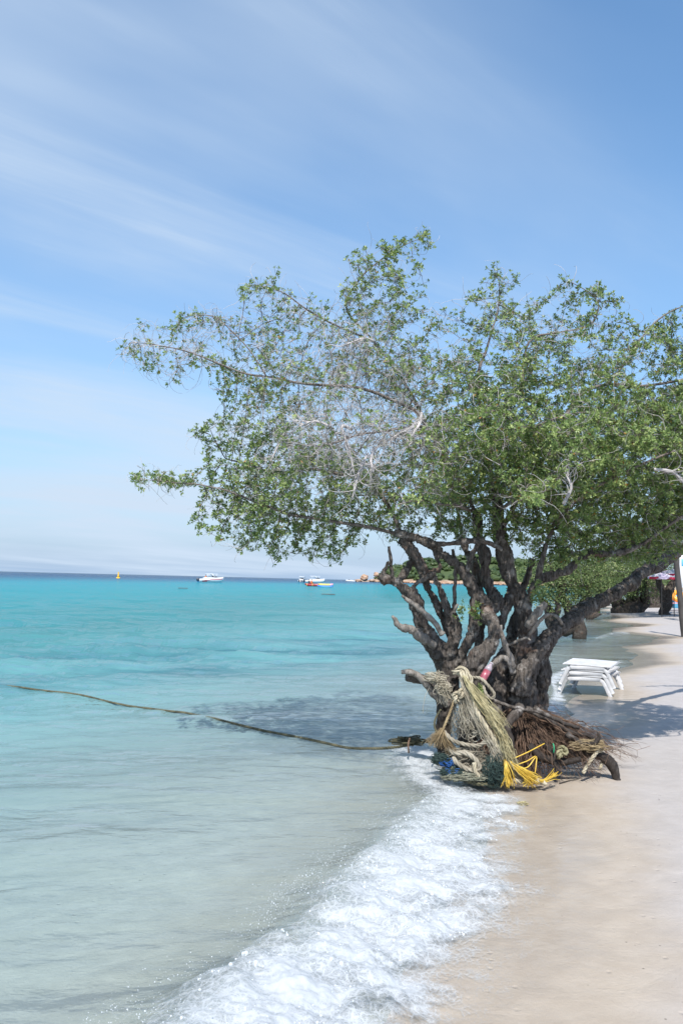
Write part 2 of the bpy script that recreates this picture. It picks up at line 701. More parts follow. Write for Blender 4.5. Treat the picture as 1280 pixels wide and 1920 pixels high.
def water_material():
    m = NT('clear shallow sea water')
    d = m.attr('offset')                    # metres offshore
    p = m.pos()
    # warp the distance a little: sand bars and weed patches under water
    wob = m.noise(0.16, 4, 0.55, vec=m.pos((0.6, 1.5, 1)))
    k = m.math('MULTIPLY', m.math('ADD', 0.55, m.math('MULTIPLY', wob, 0.9)), d)
    lg = m.math('DIVIDE', m.math('LOGARITHM', m.math('MAXIMUM', k, 0.5), 10.0), 3.2)   # 1 m -> 0, 1.6 km -> 1
    col = m.ramp(lg, [(0.00, (0.47, 0.52, 0.505)), (0.13, (0.33, 0.475, 0.475)), (0.24, (0.14, 0.315, 0.325)), (0.36, (0.055, 0.215, 0.225)),
                      (0.50, (0.022, 0.26, 0.295)), (0.60, (0.020, 0.255, 0.315)), (0.68, (0.022, 0.13, 0.22)), (0.76, (0.014, 0.07, 0.15)), (1.0, (0.012, 0.06, 0.13))])
    # weed and rock patches darken the bed
    weed = m.noise(0.55, 4, 0.6, vec=m.pos((0.5, 1.0, 1)))
    sx = m.n('ShaderNodeSeparateXYZ', {0: p})
    line = m.math('ADD', m.math('MULTIPLY', m.math('ADD', sx.outputs[0], 5.0), -0.765), m.math('MULTIPLY', m.math('SUBTRACT', sx.outputs[1], 12.0), 0.644))
    bed = m.maprange(m.math('ABSOLUTE', line), 0.6, 4.2, 1.0, 0.0)
    wm = m.math('MULTIPLY', m.maprange(weed, 0.32, 0.66), bed)
    col = m.mixc(m.math('MULTIPLY', wm, 0.75), col, (0.022, 0.115, 0.155))
    ca = m.n('ShaderNodeTexVoronoi', {'Vector': m.pos((1.0, 1.6, 1)), 'Scale': 2.2, 'Smoothness': 1.0}, feature='SMOOTH_F1').outputs['Distance']
    r1 = m.noise(3.2, 4, 0.55, vec=m.pos((0.75, 1.7, 1)), dist=0.4)
    r2 = m.noise(13.0, 4, 0.6, vec=m.pos((0.8, 1.5, 1)), dist=0.5)
    r0 = m.noise(0.7, 4, 0.55, vec=m.pos((0.5, 1.6, 1)), dist=0.3)
    rl = m.noise(0.14, 4, 0.6, vec=m.pos((0.35, 1.3, 1)), dist=0.3)
    hh = m.math('ADD', m.math('ADD', r1, m.math('MULTIPLY', r2, 0.20)), m.math('ADD', m.math('MULTIPLY', r0, 3.6), m.math('MULTIPLY', rl, 14.0)))
    bmp = m.bump(hh, m.maprange(k, 0.5, 7.0, 0.30, 1.0), 0.09)
    clear = m.maprange(k, 0.0, 6.5, 0.18, 0.97)
    clear = m.math('MULTIPLY', clear, 1.0, clamp=True)
    soft = m.bump(m.math('ADD', m.math('MULTIPLY', r0, 2.0), m.math('MULTIPLY', r1, 0.5)), 0.14, 0.05)
    dif = m.n('ShaderNodeBsdfDiffuse', {'Color': col, 'Normal': soft}).outputs[0]
    tra = m.n('ShaderNodeBsdfTransparent', {'Color': (0.86, 0.95, 0.94)}).outputs[0]
    body = m.mixs(clear, tra, dif)
    fr = m.n('ShaderNodeFresnel', {'IOR': 1.33, 'Normal': bmp}).outputs[0]
    fr = m.math('MINIMUM', m.math('MULTIPLY', m.math('POWER', fr, 1.35), 0.95), 0.70)
    gl = m.n('ShaderNodeBsdfGlossy', {'Roughness': 0.06, 'Normal': bmp}).outputs[0]
    return m.done(m.mixs(fr, body, gl))


_rows = np.concatenate([np.linspace(-7, 1.9, 24), 1 / np.linspace(1 / 2.0, 1 / 500.0, 430), np.geomspace(520, 12000, 30)])
_u = np.linspace(-0.92, 0.92, 470)
Y = np.repeat(_rows[:, None], 470, 1)
X = _u[None, :] * (np.abs(Y) + 3.0)
_i = np.arange(len(_rows) - 1)[:, None] * 470
_j = np.arange(469)[None, :]
F = np.stack([_i + _j, _i + _j + 1, _i + 470 + _j + 1, _i + 470 + _j], -1).reshape(-1, 4)
X, Y = X.ravel(), Y.ravel()
D = -shore_d(X, Y)
# breaking wave: path of its crest and its height (shared by water and foam)
CRL = smooth_path(np.array([np.append(G(a, b, c)[:2], c) for a, b, c in
                            [(60, 2500, .16), (230, 2080, .17), (345, 1850, .17), (400, 1795, .165), (480, 1750, .155), (565, 1695, .14), (645, 1625, .12), (720, 1565, .095), (785, 1510, .07), (840, 1478, .05)]]), n=740)
CRR = smooth_path(np.array([np.append(G(a, b, .02)[:2], 0) for a, b in
                            [(900, 2500), (900, 2080), (890, 1930), (868, 1830), (935, 1750), (1005, 1705), (985, 1625), (965, 1572), (992, 1525), (965, 1480)]]), n=740)


def bore_bulge(x, y):
    q = np.stack([x, y], -1)
    out = np.zeros(len(x))
    sel = np.where((np.abs(x) < 3) & (y > 0.3) & (y < 7.5))[0]
    c = CRL[::6]
    dd = np.linalg.norm(q[sel, None, :] - c[None, :, :2], axis=2)
    i = dd.argmin(1)
    out[sel] = c[i, 2] * np.exp(-(dd[np.arange(len(sel)), i] / 0.17) ** 2) * 0.55
    return out


Z = wave_h(X, Y) + bore_bulge(X, Y)
keep = D > -0.9
Fk = F[keep[F].any(1)]
used = np.unique(Fk)
remap = np.zeros(len(X), int)
remap[used] = np.arange(len(used))
mb = MB().add(np.stack([X, Y, Z], -1)[used], remap[Fk], D[used])
obj('sea_water', mb, water_material(), origin=(0, 0, 0), attr='offset', kind='structure')


# ---- foam
def foam_material():
    m = NT('white sea foam')
    d = m.attr('dens')
    p = m.pos()
    wp = m.n('ShaderNodeVectorMath', {0: p, 1: m.n('ShaderNodeVectorMath', {0: m.n('ShaderNodeTexNoise', {'Vector': p, 'Scale': 12.0, 'Detail': 3.0}).outputs['Color'], 'Scale': 0.06}, operation='SCALE').outputs[0]}, operation='ADD').outputs[0]
    v1 = m.n('ShaderNodeTexVoronoi', {'Vector': wp, 'Scale': 30.0}, feature='DISTANCE_TO_EDGE').outputs['Distance']
    v2 = m.n('ShaderNodeTexVoronoi', {'Vector': wp, 'Scale': 85.0}, feature='DISTANCE_TO_EDGE').outputs['Distance']
    lace = m.math('ADD', m.maprange(v1, 0.0, 0.20, 1.0, 0.0), m.math('MULTIPLY', m.maprange(v2, 0.0, 0.25, 1.0, 0.0), 0.7))
    nz = m.noise(9, 8, 0.70, vec=wp)
    a = m.math('ADD', m.math('MULTIPLY', d, 1.6), m.math('ADD', m.math('MULTIPLY', lace, 0.34), m.math('MULTIPLY', m.math('SUBTRACT', nz, 0.5), 1.7)))
    al = m.maprange(a, 0.28, 1.95, 0.0, 0.97)
    hh = m.noise(120, 5, 0.7, vec=wp)
    bmp = m.bump(hh, 0.28, 0.006)
    df = m.n('ShaderNodeBsdfDiffuse', {'Color': (0.74, 0.765, 0.79), 'Normal': bmp}).outputs[0]
    tl = m.n('ShaderNodeBsdfTranslucent', {'Color': (0.70, 0.78, 0.82), 'Normal': bmp}).outputs[0]
    gl = m.n('ShaderNodeBsdfGlossy', {'Roughness': 0.18, 'Normal': bmp}).outputs[0]
    b = m.mixs(0.38, df, tl)
    b = m.mixs(0.05, b, gl)
    tr = m.n('ShaderNodeBsdfTransparent').outputs[0]
    return m.done(m.mixs(al, tr, b))


M_FOAM = foam_material()


def foam_strip(name, Lc, Rc, nt, label, cat, amp=1.0, seed=0.0, back=0.14, gain=1.0, hmul=1.0, lift=0.006, crisp=0.0):
    ns = len(Lc)
    t = np.linspace(-back, 1, nt)[None, :]
    A = Lc[:, None, :2]
    B = Rc[:, None, :2]
    s1 = np.arange(ns)[:, None] * 0.005
    wv = 0.10 * noise3(v3(s1 * 1.7, 0.0, seed + 2)) + 0.07 * noise3(v3(s1 * 6, 3.0, seed)) + 0.035 * noise3(v3(s1 * 17, 6.0, seed))
    wr = 0.16 * noise3(v3(s1 * 2.1, 9.0, seed + 2)) + 0.10 * noise3(v3(s1 * 7, 13.0, seed))
    tw = t + wv * np.clip(1 - np.clip(t, 0, 1) * 2, 0, 1) + wr * np.clip(t, 0, 1) ** 2
    xy = A + (B - A) * tw[..., None]
    H = (Lc[:, 2] * hmul)[:, None]
    tt = np.clip(t, 0, 1)
    rise = np.clip((t + back) / (back + 0.08), 0, 1)
    rise = rise * rise * (3 - 2 * rise)
    q = v3(xy[..., 0], xy[..., 1], seed)
    big = noise3(q * 3.1)
    prof = rise * (1 - tt) ** (1.15) * (1 + 0.35 * big)
    base = np.maximum(sand_z(xy[..., 0], xy[..., 1]), 0.0) + lift
    lump = (0.5 + noise3(q * np.array([7, 7, 1.]) + 3)) * 0.030 + (0.5 + noise3(q * 17 + 5)) * 0.013 + fbm(q * 44, 3) * 0.0045
    edge = np.minimum(((t + back) / (back + 0.30)) ** 1.3, (1 - t) / 0.30)
    s = np.linspace(0, 1, ns)[:, None]
    edge = np.minimum(edge, np.minimum(s / 0.04, (1 - s) / 0.06))
    edge = np.clip(edge, 0, 1)
    z = base + H * prof + amp * lump * (0.2 + 0.8 * edge) * (0.35 + H * 5)
    # the body of the foam breaks up shoreward into fingers with clear gaps between
    cross = np.stack([xy[..., 0] * 2.2, xy[..., 1] * 6.5, np.zeros_like(xy[..., 0]) + seed + 1.5], -1)
    fing = fbm(cross, 3)
    holes = fbm(q * np.array([4.5, 4.5, 1]) + 9, 4)
    dens = edge * (1.10 - 0.72 * tt ** 1.2) + (0.55 * fing * tt + 0.42 * holes * (0.35 + tt)) * np.clip(edge * 2, 0, 1) + crisp * 0.0
    dens = dens * gain
    dens = np.minimum(dens, edge * 3.0)
    V = np.stack([xy[..., 0], xy[..., 1], z], -1).reshape(-1, 3)
    i = np.arange(ns - 1)[:, None] * nt
    j = np.arange(nt - 1)[None, :]
    F = np.stack([i + j, i + nt + j, i + nt + j + 1, i + j + 1], -1).reshape(-1, 4)
    dv = dens.ravel()
    F = F[(dv[F] > -0.25).any(1)]
    o = obj(name, MB().add(V, F, dv), M_FOAM, attr='dens', origin=tuple(V[len(V) // 2]), kind='stuff')
    tag(o, label, cat)
    return V.reshape(ns, nt, 3), dens


fv, fd = foam_strip('breaking_foam', CRL, CRR, 205, 'broad white foam of a small wave breaking on the sand', 'sea foam', seed=0.3, back=0.30, hmul=0.82)
# a lower, thinner film runs ahead of it up the sand and trails behind it in the water
_mid = CRL[::2].copy()
_dir = CRR[::2, :2] - CRL[::2, :2]
_lo = np.concatenate([CRL[::2, :2] - _dir * 0.22, CRL[::2, 2:] * 0.10], 1)
_hi = np.concatenate([CRR[::2, :2] + _dir * 0.16, CRR[::2, 2:]], 1)
foam_strip('foam_film', _lo, _hi, 150, 'thin lacy film of foam running up the sand ahead of the breaking wave', 'sea foam', seed=21.0, back=0.12, gain=0.62, amp=0.35, lift=0.004)


def px_strip(pts, z=0.02, h=0.03, n=240):
    return smooth_path(np.array([np.append(G(a, b, z)[:2], h) for a, b in pts]), n=n)


foam_strip('foam_swirl', px_strip([(735, 1404), (728, 1432), (752, 1470), (800, 1500)], h=.05), px_strip([(838, 1400), (872, 1448), (905, 1470), (945, 1482)], h=.05), 110,
           'greyish foam swirling round the left foot of the tree', 'sea foam', seed=4.0, gain=0.85)
foam_strip('swash_foam', px_strip([(1000, 1348), (1022, 1322), (1035, 1295), (1030, 1268), (1060, 1254), (1165, 1237)], h=.012), px_strip([(1062, 1346), (1066, 1326), (1060, 1305), (1048, 1280), (1100, 1258), (1180, 1242)], h=.012), 60,
           'thin foam on the water behind the tree beside the white loungers', 'sea foam', seed=8.0, gain=0.75, amp=0.3)
foam_strip('wave_foam', px_strip([(1118, 1194), (1140, 1186), (1160, 1184), (1178, 1186)], h=.02), px_strip([(1112, 1200), (1140, 1195), (1165, 1192), (1190, 1190)], h=.12), 60,
           'small white breaker before the far dark trunks', 'sea foam', seed=12.0, gain=0.40, amp=0.4)

# spray: drops thrown up along the crest and froth bubbles lying on the foam
r = RNG
n = 3600
burst = r.random(38)
si = ((burst[r.integers(0, 38, n)] + r.normal(size=n) * 0.012) % 1.0 * (fv.shape[0] - 1)).astype(int)
ti = np.clip((r.exponential(0.10, n) * 205).astype(int), 0, 204)
C = fv[si, ti] + r.normal(size=(n, 3)) * np.array([0.03, 0.03, 0.008]) - np.array([0.05, -0.02, 0.0]) * r.exponential(0.5, (n, 1))
C[:, 2] += r.exponential(0.030, n)
ok = C[:, 2] > 0.02
R_ = np.clip(r.lognormal(-6.75, 0.42, n), 0.0005, 0.004)
m = NT('spray drops')
sb = m.mixs(0.25, m.n('ShaderNodeBsdfDiffuse', {'Color': (0.85, 0.9, 0.93)}).outputs[0], m.n('ShaderNodeBsdfGlossy', {'Roughness': 0.05}).outputs[0])
M_SPRAY = m.done(m.mixs(m.math('ADD', 0.55, m.math('MULTIPLY', m.noise(400, 1), 0.3)), m.n('ShaderNodeBsdfTransparent').outputs[0], sb))
mb = MB()
V_, F_ = spheres(C[ok], R_[ok], 0)
mb.add(V_, F_)
tag(obj('wave_spray', mb, M_SPRAY, kind='stuff'), 'fine drops of spray flung up along the wave crest', 'spray')
n = 3200
si = r.integers(0, fv.shape[0], n)
ti = r.integers(16, 205, n)
ok = fd[si, ti] > 0.35
C = fv[si, ti][ok]
clump = noise3(C * 7 + 40) > 0.02
C = C[clump]
R_ = np.clip(r.lognormal(-6.0, 0.5, len(C)), 0.0012, 0.009)
C[:, 2] += R_ * 0.2
mb = MB()
V_, F_ = spheres(C, R_, 1)
mb.add(V_, F_)
tag(obj('foam_bubbles', mb, M_SPRAY, kind='stuff'), 'froth bubbles lying on the foam of the wave', 'bubbles')
# ================================================================ THE TREE
def bark_material(name, base, hi, wet_shade=True, lichen_dapple=0.5):
    m = NT(name)
    p = m.pos()
    ps = m.pos((1.0, 1.0, 0.28))
    n1 = m.noise(9, 6, 0.65, vec=p)
    n2 = m.noise(46, 6, 0.7, vec=ps, dist=0.6)
    n3 = m.noise(150, 4, 0.7, vec=ps)
    col = m.mixc(m.maprange(n2, 0.32, 0.68), base, hi)
    col = m.mixc(m.math('MULTIPLY', m.maprange(n1, 0.52, 0.68), lichen_dapple), col, (0.36, 0.335, 0.31))  # pale patches: lichen, plus sun dapples put into the bark colour
    red = m.noise(4.2, 3, 0.5, vec=m.pos((1, 1, 1.4)))
    col = m.mixc(m.math('MULTIPLY', m.maprange(red, 0.60, 0.72), 0.35), col, (0.16, 0.075, 0.042))
    crack = m.maprange(n2, 0.30, 0.43, 1.0, 0.0)
    col = m.mixc(m.math('MULTIPLY', crack, 0.75), col, (0.022, 0.018, 0.015))
    rough = 0.9
    if wet_shade:
        z = m.n('ShaderNodeSeparateXYZ', {0: p}).outputs[2]
        w = m.maprange(m.math('ADD', z, m.math('MULTIPLY', m.math('SUBTRACT', n1, 0.5), 0.3)), 0.30, 0.62, 1.0, 0.0)
        col = m.mixc(m.math('MULTIPLY', w, 0.8), col, (0.022, 0.016, 0.013))  # dark foot: wet wood, with the hollow's shade put into the colour
        rough = m.maprange(w, 0, 1, 0.9, 0.55)
    h = m.math('ADD', m.math('MULTIPLY', n2, 1.0), m.math('MULTIPLY', n3, 0.35))
    b = m.bump(h, 0.9, 0.016)
    nd = m.n('ShaderNodeBsdfPrincipled', {'Base Color': col, 'Roughness': rough, 'Normal': b})
    nd.inputs['Specular IOR Level'].default_value = 0.25
    return m.done(nd.outputs[0])


M_BARK = bark_material('furrowed grey brown bark', (0.045, 0.037, 0.031), (0.17, 0.147, 0.13), lichen_dapple=0.8)
M_DEADWOOD = bark_material('bleached dead wood', (0.16, 0.14, 0.12), (0.33, 0.30, 0.27), lichen_dapple=0.3)
M_BRANCH = bark_material('thin branch bark', (0.11, 0.09, 0.075), (0.26, 0.225, 0.20), wet_shade=False, lichen_dapple=0.6)
M_FARBARK = bark_material('dark shaded bark', (0.03, 0.024, 0.02), (0.085, 0.07, 0.058), wet_shade=False, lichen_dapple=0.2)
M_TWIG = simple('bleached grey twigs', (0.44, 0.41, 0.40), 0.85, 0.25, 5)
M_ROOT = simple('brown fibrous roots', (0.13, 0.082, 0.056), 0.9, 0.75, 22, bump=0.4, bscale=90)


def leaf_material(name, gain=1.0):
    m = NT(name)
    r = m.attr('rnd')
    g = gain
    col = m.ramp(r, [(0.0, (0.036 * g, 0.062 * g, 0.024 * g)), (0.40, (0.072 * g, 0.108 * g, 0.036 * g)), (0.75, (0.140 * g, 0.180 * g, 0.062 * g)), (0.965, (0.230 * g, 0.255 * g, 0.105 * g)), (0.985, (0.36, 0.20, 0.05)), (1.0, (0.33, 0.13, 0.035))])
    bs = m.n('ShaderNodeBsdfPrincipled', {'Base Color': col, 'Roughness': 0.42})
    bs.inputs['Specular IOR Level'].default_value = 0.45
    tcol = m.mixc(0.5, col, (0.20, 0.30, 0.03))
    tl = m.n('ShaderNodeBsdfTranslucent', {'Color': tcol}).outputs[0]
    return m.done(m.mixs(0.32, bs.outputs[0], tl))


M_LEAF = leaf_material('glossy small leaves', 2.25)
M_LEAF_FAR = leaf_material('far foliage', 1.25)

tree_at = P(950, 1425, 6.75)
tree_at[2] = -0.05
TREE = empty('beach_tree', tree_at, 'gnarled many-stemmed beach tree with roots bared by the waves, draped in old rope', 'tree')

RS = random.Random(5)


def limb(pts, step=0.02):
    """pts: (px, py, depth, radius px) -> path in metres with radius"""
    w = []
    for px, py, Yd, rp in pts:
        q = P(px, py, Yd)
        w.append([q[0], q[1], q[2], rp * Yd / FPX])
    return smooth_path(np.array(w), step=step)


# traced stems: (x, y, distance, half width)
LIMBS = {
    'left_stem': [(834, 1440, 6.85, 12), (832, 1380, 6.82, 14), (834, 1320, 6.75, 19), (836, 1262, 6.65, 26), (826, 1228, 6.6, 22), (806, 1200, 6.55, 20), (792, 1172, 6.5, 17), (785, 1148, 6.46, 15), (776, 1124, 6.42, 13), (757, 1102, 6.4, 11), (741, 1090, 6.4, 10), (726, 1086, 6.38, 12), (716, 1090, 6.36, 11)],
    'left_fork': [(745, 1093, 6.4, 9), (756, 1078, 6.45, 8), (765, 1060, 6.5, 8), (772, 1044, 6.5, 8), (776, 1028, 6.5, 8)],
    'left_stub': [(718, 1088, 6.37, 8), (721, 1070, 6.35, 6), (728, 1053, 6.33, 4.5)],
    'second_stem': [(850, 1270, 6.62, 20), (846, 1225, 6.56, 17), (850, 1195, 6.5, 14), (854, 1172, 6.46, 12), (849, 1153, 6.45, 10), (846, 1140, 6.45, 7)],
    'third_stem': [(846, 1195, 6.55, 12), (838, 1170, 6.55, 11), (826, 1152, 6.55, 9), (815, 1128, 6.55, 9), (800, 1100, 6.55, 9), (792, 1076, 6.55, 9), (784, 1056, 6.55, 9), (768, 1032, 6.5, 12), (752, 1016, 6.5, 12)],
    'fourth_stem': [(845, 1190, 6.5, 10), (841, 1160, 6.48, 10), (833, 1124, 6.45, 9.5), (817, 1096, 6.42, 10), (800, 1074, 6.4, 10), (786, 1056, 6.4, 10), (772, 1036, 6.4, 12), (758, 1014, 6.4, 11)],
    'crook': [(778, 1112, 6.42, 7), (776, 1100, 6.38, 7), (788, 1089, 6.36, 7), (811, 1075, 6.36, 7), (825, 1061, 6.38, 7), (818, 1044, 6.4, 7), (813, 1020, 6.45, 8)],
    'mottled_stem': [(893, 1445, 6.6, 26), (888, 1370, 6.55, 26), (888, 1305, 6.42, 26), (894, 1252, 6.28, 23), (906, 1226, 6.25, 20), (923, 1197, 6.25, 18), (921, 1171, 6.3, 16), (911, 1153, 6.38, 16), (913, 1134, 6.45, 18)],
    'left_arch': [(913, 1136, 6.5, 15), (889, 1113, 6.5, 13), (876, 1088, 6.46, 12), (862, 1067, 6.44, 11), (841, 1047, 6.4, 11), (820, 1029, 6.4, 10), (790, 1012, 6.38, 9), (740, 1000, 6.35, 8)],
    'centre_stem': [(915, 1145, 6.5, 17), (929, 1130, 6.6, 17), (921, 1105, 6.65, 15), (910, 1077, 6.65, 13), (906, 1047, 6.65, 12), (902, 1010, 6.65, 11), (890, 960, 6.6, 10)],
    'thin_stem': [(868, 1262, 6.6, 14), (868, 1226, 6.55, 12), (882, 1190, 6.52, 11), (889, 1160, 6.5, 10), (889, 1128, 6.5, 10), (893, 1115, 6.5, 9)],
    'back_stem': [(900, 1300, 6.9, 20), (895, 1225, 6.9, 10), (901, 1185, 6.9, 9), (905, 1150, 6.9, 9), (898, 1110, 6.95, 9), (893, 1075, 7.0, 9), (880, 1045, 7.1, 8), (868, 1020, 7.1, 8)],
    'cross_stem': [(925, 1200, 6.5, 12), (938, 1172, 6.6, 12), (949, 1135, 6.65, 12), (962, 1104, 6.7, 12)],
    'right_trunk': [(960, 1445, 6.7, 44), (964, 1390, 6.68, 42), (968, 1340, 6.65, 42), (972, 1302, 6.62, 38), (980, 1262, 6.6, 29), (986, 1225, 6.6, 25), (986, 1190, 6.6, 23), (984, 1160, 6.62, 22), (976, 1124, 6.65, 20), (958, 1082, 6.65, 19), (942, 1042, 6.65, 18), (936, 1000, 6.6, 16), (932, 955, 6.55, 14), (925, 915, 6.5, 12)],
    'middle_mass': [(928, 1445, 6.7, 30), (928, 1380, 6.66, 30), (925, 1320, 6.6, 32), (928, 1275, 6.6, 22), (944, 1236, 6.65, 16), (955, 1205, 6.8, 14), (962, 1172, 6.9, 13), (975, 1140, 6.9, 12)],
    'right_limb': [(975, 1300, 6.45, 18), (984, 1260, 6.42, 16), (1008, 1222, 6.5, 17), (1034, 1190, 6.65, 19), (1072, 1160, 6.95, 18), (1103, 1136, 7.2, 17), (1150, 1114, 7.6, 15.5), (1197, 1080, 8.1, 14.5), (1243, 1051, 8.6, 13.5), (1285, 1026, 9.0, 12.5), (1345, 985, 9.3, 11), (1400, 930, 9.5, 9)],
    'right_leg': [(1000, 1330, 6.9, 24), (1008, 1296, 6.85, 19), (1017, 1264, 6.8, 16), (1021, 1228, 6.75, 15), (1034, 1194, 6.7, 15)],
    'back_right_stem': [(962, 1300, 6.95, 25), (958, 1225, 7.0, 12), (962, 1190, 7.0, 11), (975, 1165, 7.0, 10), (972, 1130, 7.05, 10), (985, 1090, 7.1, 9), (1000, 1050, 7.15, 8)],
    'high_right': [(985, 1150, 6.55, 10), (992, 1115, 6.5, 10), (1003, 1092, 6.48, 9.5), (1036, 1074, 6.45, 9.5), (1068, 1067, 6.42, 9), (1096, 1043, 6.4, 8.5), (1117, 1035, 6.4, 8), (1155, 1037, 6.4, 7.5), (1205, 1020, 6.4, 7)],
    'upright_right': [(1003, 1092, 6.48, 8), (1012, 1062, 6.45, 7), (1022, 1028, 6.45, 7), (1035, 985, 6.4, 6)],
    'hooked_root': [(985, 1405, 6.4, 16), (1030, 1412, 6.3, 12), (1070, 1414, 6.25, 11), (1108, 1413, 6.2, 11), (1133, 1420, 6.18, 11), (1147, 1436, 6.16, 10), (1156, 1464, 6.14, 9)],
}


def build_wood(keys, voxel, amp, name, mat):
    mb = MB()
    for k in keys:
        q = limb(LIMBS[k], 0.03)
        p, rr = q[:, :3].copy(), q[:, 3].copy()
        wob = np.stack([noise3(p * 5 + 3), noise3(p * 5 + 13), noise3(p * 5 + 23)], -1)
        p += wob * np.minimum(rr, 0.05)[:, None] * 0.45
        rr *= (0.88 - 0.13 * np.clip((p[:, 2] - 0.7) / 0.4, 0, 1)) * (1 + 0.24 * noise3(p * 7 + 31) + 0.14 * noise3(p * 17 + 51))
        V, F = tube(p, rr, 14)
        mb.add(V, F)
    V, F3, F4, _ = mb.arrays()
    me = mk_mesh('tmp_wood', V, F3, F4)
    o = bpy.data.objects.new('tmp_wood', me)
    COL.objects.link(o)
    md = o.modifiers.new('r', 'REMESH')
    md.mode = 'VOXEL'
    md.voxel_size = voxel
    dg = bpy.context.evaluated_depsgraph_get()
    ev = o.evaluated_get(dg)
    m2 = bpy.data.meshes.new_from_object(ev)
    nv = len(m2.vertices)
    co = np.zeros(nv * 3, np.float32)
    m2.vertices.foreach_get('co', co)
    no = np.zeros(nv * 3, np.float32)
    m2.vertices.foreach_get('normal', no)
    co, no = co.reshape(-1, 3).astype(float), no.reshape(-1, 3).astype(float)
    fq = np.zeros(len(m2.loops), np.int32)
    m2.loops.foreach_get('vertex_index', fq)
    tot = np.zeros(len(m2.polygons), np.int32)
    m2.polygons.foreach_get('loop_total', tot)
    F4 = fq.reshape(-1, 4) if (tot == 4).all() else None
    bpy.data.objects.remove(o)
    bpy.data.meshes.remove(m2)
    # furrowed bark: ridges run up the stem, knots swell out of it
    q = co * np.array([30, 30, 7.0]) + 0.8 * noise3(co * 6)[:, None]
    ridge = 1 - np.abs(noise3(q)) * 2.2
    fine = fbm(co * np.array([60, 60, 20.]), 2)
    knots = np.clip(noise3(co * 9 + 77) - 0.25, 0, 1)
    co += no * (amp * ((ridge - 0.45) * 1.15 + 0.6 * fine + 1.8 * knots) + amp * 1.3 * noise3(co * 6 + 5))[:, None]
    mb = MB().add(co, F4)
    return obj(name, mb, mat, TREE)


build_wood([k for k in LIMBS if k != 'hooked_root'], 0.0092, 0.0115, 'trunk', M_BARK)
build_wood(['hooked_root'], 0.009, 0.005, 'root', M_BARK)

# bleached broken stubs, bare wood
DEAD = [
    [(812, 1208, 6.45, 10), (800, 1202, 6.4, 11), (784, 1190, 6.35, 10.5), (767, 1178, 6.3, 9), (750, 1176, 6.26, 7), (741, 1163, 6.24, 6), (735, 1155, 6.22, 3.5)],
    [(829, 1190, 6.36, 6), (812, 1166, 6.33, 6), (793, 1146, 6.3, 6), (771, 1130, 6.27, 5), (752, 1117, 6.25, 3)],
    [(962, 1262, 6.4, 8), (955, 1236, 6.34, 8), (947, 1212, 6.3, 7), (940, 1190, 6.28, 6), (935, 1172, 6.27, 4.5)],
    [(990, 1175, 6.45, 9), (1003, 1154, 6.4, 9), (1016, 1137, 6.38, 8), (1022, 1130, 6.37, 6)],
    [(992, 1190, 6.45, 5), (1008, 1168, 6.4, 4), (1022, 1155, 6.38, 3.5), (1034, 1152, 6.36, 3), (1046, 1160, 6.35, 4), (1054, 1170, 6.4, 3)],
    [(952, 1210, 6.4, 3), (968, 1202, 6.35, 3), (985, 1196, 6.33, 2.5), (994, 1200, 6.3, 2)],
    [(852, 1140, 6.45, 6), (852, 1112, 6.44, 4), (853, 1085, 6.44, 4), (853, 1055, 6.44, 3.5), (848, 1030, 6.44, 3)],
    [(850, 1150, 6.42, 4), (854, 1138, 6.4, 4), (858, 1132, 6.39, 2)],
    [(736, 1084, 6.36, 4), (733, 1066, 6.36, 4), (731, 1046, 6.36, 3.5), (728, 1024, 6.36, 3)],
    [(905, 1270, 6.3, 5), (925, 1246, 6.25, 6), (942, 1232, 6.22, 6), (952, 1240, 6.2, 5), (958, 1262, 6.2, 4)],
    [(876, 1072, 6.4, 5), (880, 1050, 6.4, 5), (893, 1026, 6.38, 4.5), (905, 1008, 6.36, 4)],
    [(800, 1018, 6.3, 5), (840, 1020, 6.28, 6), (880, 1014, 6.28, 6), (915, 1018, 6.28, 5), (940, 1030, 6.3, 4)],
]
for k, pts in enumerate(DEAD):
    q = limb(pts, 0.012)
    p = q[:, :3]
    rr = 0.85 * q[:, 3] * (1 + 0.30 * noise3(p * 16 + k) + 0.2 * noise3(p * 45 + k))
    V, F = tube(p + 0.006 * np.stack([noise3(p * 22), noise3(p * 22 + 9), noise3(p * 22 + 19)], -1), rr, 10)
    V = V + 0.004 * fbm(V * np.array([60, 60, 25.]), 2)[:, None] * (V - np.repeat(np.vstack([p, p[:1]]), 1, 0)[np.minimum(np.arange(len(V)) // 10, len(p) - 1)]) / 0.02
    obj('dead_stub', MB().add(V, F), M_DEADWOOD if k not in (6, 8, 10, 11) else M_BARK, TREE)

